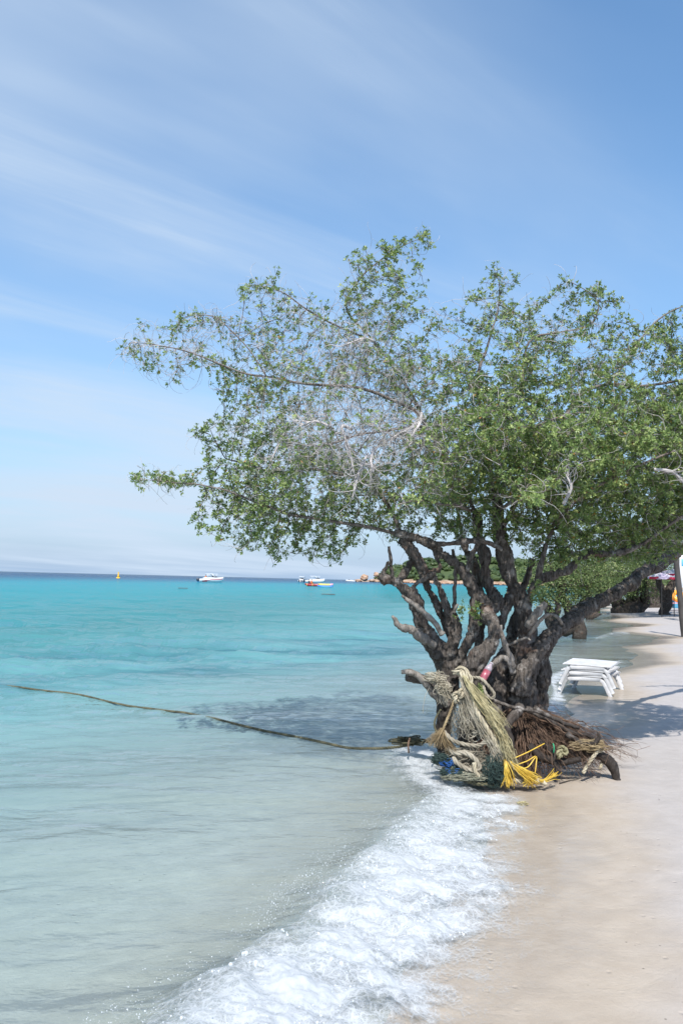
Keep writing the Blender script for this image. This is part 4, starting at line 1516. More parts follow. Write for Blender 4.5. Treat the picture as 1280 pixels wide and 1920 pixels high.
# mooring line running out over the water
path = np.array([P(806, 1389, 6.7), P(775, 1391, 6.75), P(735, 1391, 6.9), P(660, 1390, 7.15), P(580, 1386, 7.5), P(500, 1376, 7.85), P(430, 1360, 8.25), P(350, 1343, 8.75), P(260, 1331, 9.15), P(180, 1319, 9.55), P(80, 1305, 9.95), P(0, 1296, 10.2), P(-160, 1280, 10.7), P(-420, 1262, 11.4)])
path = smooth_path(path, step=0.014)
zw = wave_h(path[:, 0], path[:, 1])
f_ = np.clip((7.2 - path[:, 1]) / 0.5, 0, 1)
path[:, 2] = np.where(f_ > 0, f_ * np.maximum(path[:, 2], 0.02) + (1 - f_) * (zw + 0.016), np.convolve(np.pad(zw, 30, mode='edge'), np.ones(61) / 61, 'valid') + 0.012 - 0.004 * np.clip((path[:, 1] - 8.0) / 1.0, 0, 1) - 0.030 * np.clip(noise3(v3(path[:, 0] * 0.8, 5.5, 0.2)) + 0.12, 0, 1) * np.clip((path[:, 1] - 8.0) / 1, 0, 1))
moor = empty('mooring_rope', path[0], 'long algae-stained mooring rope running out from the tree over the water', 'rope')
obj('line', rope_geo(path, 0.0125), M_ROPE_OLIVE, moor)
mb = tangle_geo(P(772, 1389, 6.72), (0.13, 0.04, 0.028), 9, 0.006, rg, k=30)
obj('knot', mb, M_ROPE_OLIVE, moor)
obj('hanging_end', MB().add(*tube(W([(768, 1384, 6.62), (765, 1395, 6.6), (766, 1412, 6.58)]), 0.008, 6)), M_ROOT, moor)

# the heavy pale rope with its straw coloured frayed mantle
B_MAIN = [(858, 1262, 6.12), (868, 1264, 6.06), (878, 1284, 6.02), (886, 1308, 5.98), (896, 1338, 5.94), (912, 1364, 5.92), (930, 1392, 5.90), (946, 1420, 5.88), (962, 1448, 5.88), (985, 1462, 5.90), (1018, 1466, 5.95)]
hr = empty('frayed_rope', P(900, 1440, 5.95), 'thick pale rope with straw-yellow frayed mantle hanging down the trunk', 'rope')
obj('core_rope', rope_geo(W(B_MAIN), 0.021), M_ROPE_PALE, hr)
m1 = strands_geo(W([(868, 1266, 6.03), (890, 1306, 5.95), (918, 1345, 5.9), (940, 1380, 5.87), (955, 1425, 5.85), (968, 1455, 5.86)]), 110, 0.019, 0.0022, rg, fray=0.9, jit=0.035)
strands_geo(W([(878, 1280, 6.0), (912, 1322, 5.93), (936, 1352, 5.9), (948, 1372, 5.9)]), 60, 0.02, 0.0020, rg, m1, fray=0.9)
obj('yellow_fibres', m1, M_ROPE_STRAW, hr, kind='stuff')
m2 = strands_geo(W([(862, 1268, 6.05), (876, 1310, 6.0), (900, 1360, 5.95), (930, 1410, 5.9), (965, 1452, 5.88), (1000, 1462, 5.9)]), 80, 0.020, 0.0022, rg, fray=0.8, jit=0.04)
strands_geo(W([(852, 1300, 6.1), (862, 1330, 6.05), (872, 1360, 6.02), (880, 1385, 6.0)]), 20, 0.030, 0.0018, rg, m2, fray=1.2, jit=0.03)
strands_geo(W([(868, 1300, 6.06), (878, 1335, 6.02), (895, 1365, 5.98)]), 60, 0.03, 0.0018, rg, m2, fray=1.3, jit=0.03)
tangle_geo(P(888, 1368, 6.02), (0.075, 0.05, 0.065), 12, 0.0018, rg, m2)
obj('pale_fibres', m2, M_TWINE, hr, kind='stuff')
mb = knot_geo(P(858, 1308, 6.05), 0.042, 0.012, seed=0.4)
knot_geo(P(864, 1300, 6.03), 0.034, 0.011, mb, seed=1.3)
obj('knot', mb, M_ROPE_PALE, hr)
mb = MB()
st = [P(850 + rg.uniform(-4, 6), 1258 + rg.uniform(-3, 6), 6.12 + rg.uniform(-.02, .02)) for _ in range(14)]
for s_ in st:
    mb.add(*tube(smooth_path(np.array([s_, s_ + np.array([0.03, -0.02, 0.02]) + rg.normal(size=3) * 0.012, s_ + np.array([0.08, -0.05, -0.01]) + rg.normal(size=3) * 0.012, s_ + np.array([0.10, -0.06, -0.10]) + rg.normal(size=3) * 0.01]), n=16), 0.007, 6))
obj('rope_head', mb, M_ROPE_PALE, hr)

# bright yellow nylon tassel at its foot
yt = empty('yellow_rope_tassel', P(952, 1475, 5.86), 'bright yellow nylon rope tassel unravelled on the sand', 'rope')
m1 = strands_geo(W([(946, 1424, 5.85), (950, 1445, 5.82), (952, 1462, 5.82), (952, 1478, 5.8)]), 70, 0.014, 0.0026, rg, fray=1.5)
strands_geo(W([(950, 1428, 5.84), (968, 1440, 5.82), (988, 1455, 5.82), (1008, 1468, 5.84)]), 80, 0.016, 0.0026, rg, m1, fray=1.3)
strands_geo(W([(962, 1436, 5.83), (980, 1450, 5.82), (988, 1466, 5.82), (982, 1476, 5.82)]), 30, 0.012, 0.0024, rg, m1, fray=1.2)
strands_geo(W([(1010, 1464, 5.85), (1022, 1464, 5.86), (1034, 1458, 5.88), (1046, 1452, 5.95)]), 26, 0.010, 0.0022, rg, m1, fray=1.4)
obj('tuft', m1, M_ROPE_YELLOW, yt, kind='stuff')
m1 = MB()
for a in ([(948, 1428, 5.85), (985, 1412, 5.9), (1020, 1394, 6.0)], [(948, 1440, 5.84), (985, 1428, 5.9), (1004, 1418, 5.95), (1004, 1436, 5.92), (1002, 1450, 5.9)], [(955, 1432, 5.83), (985, 1440, 5.86), (1003, 1420, 5.9)]):
    rope_geo(W(a), 0.0045, mb=m1)
obj('line', m1, M_ROPE_YELLOW, yt)
tag(obj('rope_scrap', tangle_geo(G(978, 1506, 0.03), (0.03, 0.03, 0.012), 10, 0.0022, rg, k=24), M_ROPE_STRAW), 'small yellow rope scrap at the edge of the foam', 'rope scrap')

# thin brown rope ending in a frayed tassel
bt = empty('brown_rope_tassel', P(826, 1395, 6.1), 'taut brown rope ending in a bushy frayed tassel left of the trunk', 'rope')
obj('line', rope_geo(W([(853, 1308, 6.06), (842, 1338, 6.04), (828, 1372, 6.02)]), 0.010), M_ROPE_BROWN, bt)
m1 = strands_geo(W([(830, 1366, 6.02), (822, 1380, 6.0), (815, 1392, 6.0), (812, 1402, 6.0)]), 90, 0.020, 0.0018, rg, fray=1.6)
strands_geo(W([(830, 1368, 6.02), (834, 1385, 6.0), (842, 1400, 5.98), (850, 1412, 5.98)]), 80, 0.018, 0.0018, rg, m1, fray=1.5)
obj('tassel', m1, M_ROPE_BROWN, bt, kind='stuff')

# slack loops lying across the stump
for lab, pts, r_, mt in (
    ('pale rope slung level across the front of the stump', [(832, 1372, 6.02), (848, 1388, 5.98), (872, 1396, 5.96), (895, 1398, 5.95), (908, 1392, 5.93), (918, 1390, 5.92), (922, 1402, 5.93)], 0.016, M_ROPE_GREY),
    ('thick grey rope coiled low on the stump above the blue net', [(838, 1402, 5.98), (852, 1412, 5.92), (872, 1412, 5.9), (890, 1424, 5.88), (898, 1440, 5.87), (880, 1444, 5.88), (858, 1432, 5.9), (848, 1420, 5.92)], 0.019, M_ROPE_GREY),
    ('grey rope hanging down in front of the dark hollow', [(926, 1398, 5.93), (922, 1420, 5.9), (924, 1440, 5.88), (932, 1462, 5.88)], 0.018, M_ROPE_GREY),
    ('pale knotted rope end just above the wave', [(888, 1430, 5.86), (890, 1446, 5.85), (896, 1456, 5.85), (878, 1458, 5.85), (866, 1450, 5.86)], 0.016, M_ROPE_PALE),
    ('olive rope lying under the tangle at the water', [(845, 1440, 5.88), (868, 1460, 5.86), (895, 1470, 5.85), (925, 1470, 5.86)], 0.014, M_ROPE_OLIVE),
    ('grey rope loop hanging below the pink bottle', [(885, 1270, 6.12), (900, 1272, 6.05), (915, 1286, 6.03), (926, 1302, 6.02), (920, 1310, 6.02), (911, 1302, 6.03), (906, 1288, 6.05), (908, 1270, 6.1)], 0.013, M_ROPE_GREY),
    ('dark rope loop at the left edge of the stump', [(826, 1330, 6.2), (817, 1345, 6.18), (814, 1360, 6.16), (818, 1372, 6.14), (826, 1378, 6.1)], 0.008, M_ROPE_OLIVE),
    ('white rope lying on the sand under the yellow tassel', [(962, 1462, 5.84), (985, 1468, 5.86), (1005, 1464, 5.88), (1018, 1466, 5.86), (1022, 1472, 5.84)], 0.015, M_ROPE_PALE),
):
    tag(obj('rope', rope_geo(W(pts), r_), mt), lab, 'rope')

# snarls of net and twine
tag(obj('net_clump', tangle_geo(P(925, 1448, 5.88), (0.070, 0.06, 0.085), 70, 0.0020, rg), M_NET_GREEN), 'dark green net clump hanging beside the yellow tassel', 'net')
bn = empty('net_clump', P(845, 1445, 5.9), 'blue and green net snarl at the wave left of the stump', 'net')
m1 = tangle_geo(P(828, 1424, 5.95), (0.06, 0.05, 0.032), 40, 0.0020, rg)
tangle_geo(P(852, 1450, 5.9), (0.08, 0.05, 0.035), 46, 0.0020, rg, m1)
obj('green_net', m1, M_NET_GREEN, bn)
m1 = tangle_geo(P(838, 1430, 5.92), (0.045, 0.04, 0.025), 9, 0.0030, rg)
tangle_geo(P(846, 1448, 5.88), (0.04, 0.03, 0.022), 7, 0.0030, rg, m1)
obj('blue_net', m1, M_NET_BLUE, bn)
m1 = tangle_geo(P(815, 1271, 6.2), (0.065, 0.04, 0.035), 16, 0.0020, rg, flow=0.4)
tangle_geo(P(831, 1290, 6.17), (0.05, 0.04, 0.045), 14, 0.0020, rg, m1, flow=0.4)
tag(obj('twine_ball', m1, M_TWINE), 'ball of off-white tangled twine caught on the driftwood', 'twine')
m1 = strands_geo(W([(818, 1280, 6.2), (832, 1300, 6.15), (838, 1320, 6.12)]), 40, 0.022, 0.0017, rg, fray=1.3, jit=0.03)
tag(obj('twine_tassel', m1, M_TWINE), 'loose twine strands trailing below the off-white ball', 'twine')
tag(obj('twine', MB().add(*tube(W([(806, 1285, 6.2), (797, 1305, 6.2), (793, 1325, 6.2), (793, 1338, 6.2)]), 0.0016, 4)), M_TWINE), 'single white thread hanging below the driftwood tip', 'twine')
m1 = tangle_geo(P(875, 1420, 5.98), (0.13, 0.06, 0.06), 34, 0.0020, rg)
tangle_geo(P(858, 1350, 6.12), (0.06, 0.05, 0.10), 16, 0.0017, rg, m1)
tangle_geo(P(900, 1445, 5.92), (0.10, 0.05, 0.05), 30, 0.0020, rg, m1)
tag(obj('rope_snarl', m1, M_ROPE_GREY), 'grey snarl of loose fibres filling the front of the stump', 'rope')
m1 = tangle_geo(P(868, 1456, 5.86), (0.12, 0.04, 0.025), 30, 0.0022, rg)
tag(obj('line_snarl', m1, fibre('faded green line', (0.14, 0.145, 0.10), (0.34, 0.34, 0.26))), 'faded green line snarl at the lip of the foam', 'rope')

# the hooked root's windings
rw = empty('root_rope', P(1110, 1440, 6.1), 'pale rope wound round the hooked root on the sand', 'rope')
m1 = MB()
for a in ([(1092, 1450, 6.08), (1100, 1436, 6.08), (1112, 1418, 6.08), (1122, 1408, 6.14), (1130, 1414, 6.22), (1128, 1428, 6.2), (1124, 1442, 6.15)],):
    rope_geo(W(a), 0.014, mb=m1)
obj('winding', m1, M_ROPE_PALE, rw)
mb = knot_geo(P(1054, 1408, 6.08), 0.036, 0.011, seed=0.2)
knot_geo(P(1048, 1414, 6.06), 0.03, 0.010, mb, seed=1.0)
tag(obj('rope_knot', mb, fibre('mossy rope', (0.17, 0.16, 0.08), (0.36, 0.33, 0.2))), 'mossy rope knot lodged among the right-hand roots', 'rope')
tag(obj('green_cord', MB().add(*tube(W([(1036, 1394, 6.12), (1038, 1402, 6.1), (1037, 1412, 6.1)]), 0.005, 5)), simple('green plastic', (0.02, 0.30, 0.14), 0.5)), 'short bright green cord among the right-hand roots', 'cord')
tag(obj('rope_snarl', tangle_geo(P(1105, 1398, 6.15), (0.11, 0.07, 0.035), 34, 0.0020, rg), M_ROPE_BROWN), 'thin brown line snarl at the outer roots', 'rope')

# driftwood wedged left of the trunk
dw = empty('driftwood', P(840, 1330, 6.4), 'split dark driftwood wedged against the left side of the trunk', 'driftwood')
q = limb([(762, 1268, 6.28, 9), (780, 1272, 6.3, 9), (797, 1277, 6.33, 9), (815, 1300, 6.36, 8), (840, 1322, 6.4, 8)], 0.012)
V, F = tube(q[:, :3], q[:, 3] * (1 + 0.15 * noise3(q[:, :3] * 22)), 9)
V[:, 2] += 0.006 * noise3(V * 30)
obj('log', MB().add(V, F), M_BARK, dw)
q = limb([(752, 1260, 6.22, 4), (766, 1260, 6.22, 5.5), (782, 1266, 6.22, 6), (798, 1282, 6.24, 6.5), (814, 1302, 6.27, 7), (836, 1316, 6.32, 7)], 0.012)
V, F = tube(q[:, :3], q[:, 3] * (1 + 0.2 * noise3(q[:, :3] * 25 + 6)), 8)
obj('splinter', MB().add(V, F), M_DEADWOOD, dw)

# pink bottle stuck in the fork
a, b = P(903, 1276, 6.10), P(921, 1243, 6.15)
ax = (b - a)
Lb = np.linalg.norm(ax)
prof = [(0.0, 0.012), (0.02, 0.026), (0.08, 0.029), (0.30, 0.029), (0.55, 0.029), (0.70, 0.027), (0.82, 0.018), (0.90, 0.0125), (0.935, 0.0125)]
bo = empty('plastic_bottle', a, 'pink plastic bottle stuck in the fork of the trunk', 'bottle')


def lathe(prof, a, ax, sides=16):
    p = np.array([a + ax * t_ for t_, _ in prof])
    return tube(p, np.array([r_ for _, r_ in prof]), sides)


mm = NT('pink bottle plastic')
M_PINK = mm.done(mm.principled(Base_Color=mm.mixc(mm.maprange(mm.noise(30, 3, vec=mm.pos()), 0.4, 0.6), (0.30, 0.07, 0.10), (0.40, 0.13, 0.16)), Roughness=0.25))
mm = NT('cloudy bottle plastic')
M_CLOUDY = mm.done(mm.principled(Base_Color=mm.mixc(mm.noise(20, 3, vec=mm.pos()), (0.30, 0.24, 0.28), (0.44, 0.38, 0.42)), Roughness=0.3))
obj('bottle_body', MB().add(*lathe(prof[:5], a, ax)), M_PINK, bo)
obj('shoulder', MB().add(*lathe(prof[4:], a, ax)), M_CLOUDY, bo)
obj('cap', MB().add(*lathe([(0.93, 0.014), (0.935, 0.016), (1.0, 0.016), (1.01, 0.013)], a, ax)), simple('dull bottle cap', (0.36, 0.33, 0.36), 0.5), bo)

# pole with dark panel lodged among the upper branches
lp = empty('panel_pole', P(1010, 812, 7.0), 'pale metal pole with a dark panel lodged high in the crown', 'pole')
a, b = P(878, 727, 6.9), P(1012, 814, 7.1)
M_PALEMETAL = simple('pale painted metal', (0.62, 0.60, 0.60), 0.4, 0.12, 6)
obj('shaft', MB().add(*tube(np.array([a + (b - a) * t_ for t_ in np.linspace(0, 1, 9)]), 0.023, 10)), M_PALEMETAL, lp)
obj('end_cap', MB().add(*lathe([(-0.02, 0.012), (-0.01, 0.026), (0.06, 0.027), (0.065, 0.022)], a, b - a)), simple('grey plastic', (0.25, 0.25, 0.26), 0.5), lp)
V, F = box((0, 0, 0), (0.20, 0.03, 0.055), 0.1, 0.006)
obj('panel', MB().add(V + P(924, 733, 6.98), F), simple('dark panel glass', (0.02, 0.024, 0.03), 0.2), lp)
V, F = box((0, 0, 0), (0.10, 0.012, 0.045), 0.1)
obj('panel_face', MB().add(V + P(935, 733, 6.955), F), simple('grey panel face', (0.32, 0.34, 0.33), 0.4), lp)
obj('bracket', MB().add(*tube(np.array([P(912, 737, 6.97), P(908, 745, 6.93)]), 0.012, 8)), M_PALEMETAL, lp)
# ================================================================ LOUNGERS
M_PLASTIC = simple('white moulded plastic', (0.52, 0.52, 0.53), 0.45, 0.12, 9)


def beam(path, w, h, up=(0, 0, 1), mb=None):
    """rectangular moulding swept along a path"""
    mb = mb or MB()
    p = np.asarray(path, float)
    t = np.gradient(p, axis=0)
    t /= np.linalg.norm(t, axis=1)[:, None]
    up = np.asarray(up, float)
    s = np.cross(t, up)
    s /= np.linalg.norm(s, axis=1)[:, None]
    n = np.cross(s, t)
    c = 0.22
    prof = [(-1 + c, -1), (1 - c, -1), (1, -1 + c), (1, 1 - c), (1 - c, 1), (-1 + c, 1), (-1, 1 - c), (-1, -1 + c)]
    V = np.concatenate([p[:, None, :] + s[:, None, :] * np.array([q[0] for q in prof])[None, :, None] * w / 2 + n[:, None, :] * np.array([q[1] for q in prof])[None, :, None] * h / 2]).reshape(-1, 3)
    k = len(p)
    F = []
    for i in range(k - 1):
        for j in range(8):
            F.append([i * 8 + j, i * 8 + (j + 1) % 8, i * 8 + 8 + (j + 1) % 8, i * 8 + 8 + j])
    for r_, rev in ((0, False), ((k - 1) * 8, True)):
        for f in ([0, 1, 2, 7], [7, 2, 3, 6], [6, 3, 4, 5]):
            f = [r_ + x for x in f]
            F.append(f[::-1] if rev else f)
    mb.add(V, np.array(F))
    return mb


def make_lounger(label):
    root = empty('sun_lounger', (0, 0, 0), label, 'sun lounger', 'stacked white sun loungers')
    Lh, Wd, Hh = 0.95, 0.74, 0.30
    hw = 0.27
    for y in (0.0, Lh):
        # arched leg frame: splayed legs and a cross bar in one moulding
        for sgn, nm in ((-1, 'leg'), (1, 'leg')):
            path = smooth_path(np.array([[sgn * 0.41, y, 0.0], [sgn * 0.355, y, 0.12], [sgn * 0.30, y, 0.235], [sgn * 0.25, y, 0.272]]), n=12)
            obj(nm, beam(path, 0.055, 0.045, up=(0, 1, 0)), M_PLASTIC, root)
        obj('cross_bar', beam(np.array([[-0.262, y, 0.276], [0, y, 0.283], [0.262, y, 0.276]]), 0.055, 0.042, up=(0, 1, 0)), M_PLASTIC, root)
    for sgn in (-1, 1):
        obj('side_rail', beam(np.array([[sgn * hw, 0.03, 0.292], [sgn * hw, Lh * .5, 0.296], [sgn * hw, Lh - 0.03, 0.292]]), 0.05, 0.045), M_PLASTIC, root)
    for i in range(8):
        y = 0.015 + i * (Lh - 0.03) / 7
        path = np.array([[-0.375, y, 0.318], [-0.34, y, 0.322], [0, y, 0.326], [0.34, y, 0.322], [0.375, y, 0.318]])
        obj('slat', beam(path + np.array([0, 0, 0.004 * (i % 2)]), 0.066, 0.022), M_PLASTIC, root)
    return root


base = G(1096, 1305, 0.0)
labs = ['bottom white plastic sun lounger of the stack, its legs in the wet sand', 'middle white plastic sun lounger of the stack of three', 'top white plastic sun lounger of the stack beside the tree']
l0 = make_lounger(labs[0])
bx, by = 3.36, 11.0
bz = float(sand_z(bx, by))
for i in range(3):
    o = l0 if i == 0 else copy_tree(l0)
    o['label'] = labs[i]
    o.location = (bx + 0.012 * i, by - 0.015 * i, bz - 0.015 + 0.075 * i)
    o.rotation_euler = (0, math.radians(-1.5 + 1.2 * i), math.radians(-30 + 2.5 * i))
    o.scale = (0.86, 0.86, 0.86)

# ================================================================ TREES ALONG THE SHORE BEHIND
def leaf_cards(C, rng, size, A=None):
    """single leaves/sprays: small folded faces"""
    n = len(C)
    D = rng.normal(size=(n, 3))
    if A is not None:
        D = D + A
    D /= np.linalg.norm(D, axis=1)[:, None]
    S = np.cross(D, rng.normal(size=(n, 3)))
    S /= np.linalg.norm(S, axis=1)[:, None]
    Nn = np.cross(S, D)
    L = rng.uniform(0.6, 1.3, (n, 1)) * size
    b = C
    tip = C + D * L
    m_ = C + D * L * 0.55 + Nn * L * 0.12
    V = np.stack([b, m_ + S * L * 0.26, tip, m_ - S * L * 0.26], 1).reshape(-1, 3)
    k = np.arange(n)[:, None] * 4
    F = np.concatenate([k + np.array([[0, 2, 1]]), k + np.array([[0, 3, 2]])])
    return V, F


def shore_tree(label, stems, clumps, seed, leaf, ncl, group='shore trees behind the big tree', mat=None, twig=0.006, bark=None):
    """stems: px traced limbs; clumps: (px,py,dist,rx,ry,rdepth) foliage masses in metres"""
    rng = np.random.default_rng(seed)
    s0 = stems[0][0]
    org = P(s0[0], s0[1], s0[2])
    root = empty('shore_tree', org, label, 'tree', group)
    mb = MB()
    tipsl = []
    for st in stems:
        q = limb(st, 0.12)
        p = q[:, :3]
        sc_ = q[:, 3].max()
        p = p + sc_ * 0.5 * np.stack([noise3(p * 2 + seed), noise3(p * 2 + 9 + seed), noise3(p * 2 + 19)], -1)
        rr = q[:, 3] * (1 + 0.25 * noise3(p * 4 + seed))
        V, F = tube(p, rr, 12)
        V = V + 0.12 * sc_ * noise3(V * 9 + seed)[:, None] * np.array([1, 1, 0.3])
        mb.add(V, F)
        tipsl.append(p[-1])
    tipsl = np.array(tipsl)
    tb = MB()
    Call, Dall, val = [], [], []
    for (px, py, dep, rx, ry, rd) in clumps:
        c = P(px, py, dep)
        # bough to the clump
        s = tipsl[np.linalg.norm(tipsl - c, axis=1).argmin()]
        bq = smooth_path(np.array([s, (s + c) / 2 + rng.normal(size=3) * 0.15, c]), n=14)
        tb.add(*tube(bq, np.linspace(0.05, 0.018, 14) * max(0.5, rx), 6))
        nsub = int(ncl * rx * ry)
        u = rng.normal(size=(nsub, 3))
        u /= np.linalg.norm(u, axis=1)[:, None]
        rad_ = rng.random(nsub)[:, None] ** 0.45
        sub = c + u * rad_ * np.array([rx, rd, ry])
        sub = sub[noise3(sub * 2.6 / max(0.6, rx) + seed) + 0.5 * noise3(sub * 6 / max(0.6, rx) + seed) > -0.05]
        for sp in sub[: max(4, nsub // 5)]:
            tb.add(*tube(smooth_path(np.array([c + rng.normal(size=3) * 0.1 * rx, (c + sp) / 2 + rng.normal(size=3) * 0.12 * rx, sp]), n=6), np.linspace(twig * 2, twig * 0.6, 6), 3, caps=False))
        per = 15
        L = np.repeat(sub, per, 0) + rng.normal(size=(len(sub) * per, 3)) * np.array([0.20, 0.20, 0.085]) * (leaf / 0.07)
        Call.append(L)
        out = np.repeat(u[: 1], 1, 0)
        v = np.repeat(rng.normal(size=len(sub)) * 0.22 + 0.25 * noise3(sub * 1.2 + seed), per) + rng.normal(size=len(L)) * 0.15 + 0.52
        val.append(np.clip(v, 0.02, 0.95))
    C = np.concatenate(Call)
    v = np.concatenate(val)
    V, F = leaf_cards(C, rng, leaf, A=np.array([0, 0, 0.3]))
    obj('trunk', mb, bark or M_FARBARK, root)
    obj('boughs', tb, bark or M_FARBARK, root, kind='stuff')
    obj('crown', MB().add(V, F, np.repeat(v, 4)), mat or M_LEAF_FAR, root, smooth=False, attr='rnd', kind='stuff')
    return root


D1 = 23.0
shore_tree('low dark-trunked tree standing in the shallows right behind the loungers',
           [[(1086, 1200, D1, 13), (1082, 1180, D1, 13), (1078, 1160, D1, 14), (1070, 1145, D1, 10), (1060, 1130, D1, 8), (1052, 1110, D1, 6)],
            [(1040, 1192, D1, 15), (1035, 1172, D1, 14), (1030, 1155, D1, 11), (1022, 1140, D1, 8), (1010, 1120, D1, 5)],
            [(1078, 1165, D1, 10), (1060, 1178, D1, 12), (1040, 1178, D1, 13)],
            [(1078, 1160, D1, 8), (1090, 1135, D1 + .4, 7), (1105, 1115, D1 + .5, 5)],
            [(1036, 1168, D1, 8), (1046, 1145, D1 - .3, 6), (1044, 1120, D1 - .3, 4)]],
           [(1000, 1095, D1, .7, .45, .7), (1035, 1085, D1, .8, .5, .9), (1060, 1100, D1 - .3, .8, .5, .9), (1095, 1092, D1, .9, .5, .9), (1075, 1120, D1 + .3, .7, .35, .7), (1040, 1128, D1 - .3, .45, .3, .5), (1120, 1105, D1 + .5, .7, .45, .8), (1020, 1115, D1, .5, .3, .6), (1080, 1070, D1 + .6, 1.0, .5, 1.0), (1030, 1060, D1 + .6, .9, .45, 1.0), (1120, 1075, D1 + .6, .9, .5, 1.0)], 31, 0.075, 300)
shore_tree('dark leaning shore tree rooted at the far water edge',
           [[(1112, 1162, 36, 16), (1110, 1150, 36, 10), (1108, 1135, 36, 8), (1100, 1115, 36, 6)], [(1112, 1155, 36, 8), (1122, 1130, 36, 6), (1130, 1110, 36, 5)]],
           [(1090, 1100, 36, 1.3, .8, 1.2), (1130, 1090, 36, 1.4, .9, 1.4), (1110, 1065, 36.5, 1.6, 1.0, 1.4), (1150, 1075, 36.5, 1.4, .9, 1.3)], 33, 0.10, 110)
D2 = 43.0
shore_tree('broad dark shore tree forking low over the far sand',
           [[(1178, 1153, D2, 26), (1165, 1145, D2, 18), (1152, 1134, D2, 11), (1142, 1122, D2, 9), (1140, 1105, D2, 7)],
            [(1185, 1152, D2, 20), (1196, 1142, D2, 14), (1206, 1128, D2, 10), (1210, 1108, D2, 8), (1206, 1090, D2, 6)],
            [(1180, 1146, D2, 12), (1182, 1125, D2 + .4, 9), (1178, 1105, D2 + .4, 7)],
            [(1196, 1142, D2, 9), (1190, 1122, D2, 7), (1192, 1100, D2, 6)]],
           [(1140, 1090, D2, 1.6, 1.0, 1.6), (1175, 1085, D2, 1.8, 1.1, 1.8), (1205, 1095, D2 - .5, 1.3, .8, 1.3), (1160, 1062, D2, 1.8, 1.1, 1.8), (1200, 1065, D2 + .5, 1.6, 1.0, 1.6), (1150, 1112, D2, 1.2, .5, 1.2), (1200, 1112, D2 - .8, .9, .4, .9), (1150, 1035, D2 - 3, 2.0, .9, 2.0), (1205, 1030, D2 - 3, 2.2, .9, 2.0), (1170, 1010, D2 - 5, 2.4, .9, 2.0), (1225, 1005, D2 - 5, 2.4, .9, 2.0)], 35, 0.11, 90)  # nearer clumps, unseen behind the big crown, are added to shade the trunk
shore_tree('straight dark trunk nearest the umbrellas on the far beach',
           [[(1246, 1157, 40, 13), (1246, 1146, 40, 10), (1248, 1125, 40, 8), (1254, 1105, 40, 8), (1264, 1088, 40, 7), (1275, 1065, 40, 6)], [(1246, 1140, 40, 8), (1240, 1115, 40, 7), (1236, 1092, 40, 6), (1230, 1060, 40, 5)]],
           [(1225, 1048, 40, 1.5, .7, 1.5), (1270, 1040, 40, 1.3, .6, 1.4), (1250, 1020, 40, 1.5, .8, 1.5), (1310, 1040, 40, 1.5, .9, 1.5), (1240, 1005, 37, 2.2, .8, 2.0), (1290, 1000, 37, 2.2, .8, 2.0), (1250, 985, 35, 2.4, .8, 1.8), (1310, 1000, 35, 2.2, .8, 1.8)], 37, 0.11, 90)  # foremost clumps stay hidden from view, put in to cast shade below
shore_tree('shaded tree standing between the two dark far trunks',
           [[(1228, 1146, 52, 12), (1226, 1130, 52, 10), (1222, 1110, 52, 8), (1226, 1085, 52, 6)], [(1228, 1140, 52, 7), (1234, 1118, 52, 6), (1240, 1095, 52, 5)]],
           [(1215, 1070, 52, 2.0, 1.2, 1.8), (1240, 1055, 52, 2.0, 1.1, 1.8)], 39, 0.13, 60)
shore_tree('leafy tree closing the view at the end of the beach',
           [[(1130, 1138, 70, 9), (1128, 1125, 70, 8), (1126, 1105, 70, 6)]],
           [(1105, 1085, 70, 3.2, 2.2, 2.5), (1145, 1075, 70, 3.2, 2.4, 2.5), (1190, 1075, 72, 3.4, 2.4, 2.5), (1230, 1085, 75, 3.2, 2.2, 2.5), (1060, 1088, 74, 2.8, 1.6, 2.2)], 41, 0.17, 30)

# ================================================================ UMBRELLAS AND THINGS UNDER THEM
M_LILAC = simple('lilac umbrella cloth', (0.62, 0.52, 0.68), 0.8, 0.08)
M_PALECLOTH = simple('pale umbrella cloth', (0.72, 0.68, 0.74), 0.8, 0.06)
M_REDCLOTH = simple('crimson umbrella trim', (0.48, 0.03, 0.07), 0.8, 0.1)
M_POLE = simple('weathered dark post', (0.10, 0.09, 0.085), 0.8, 0.2)


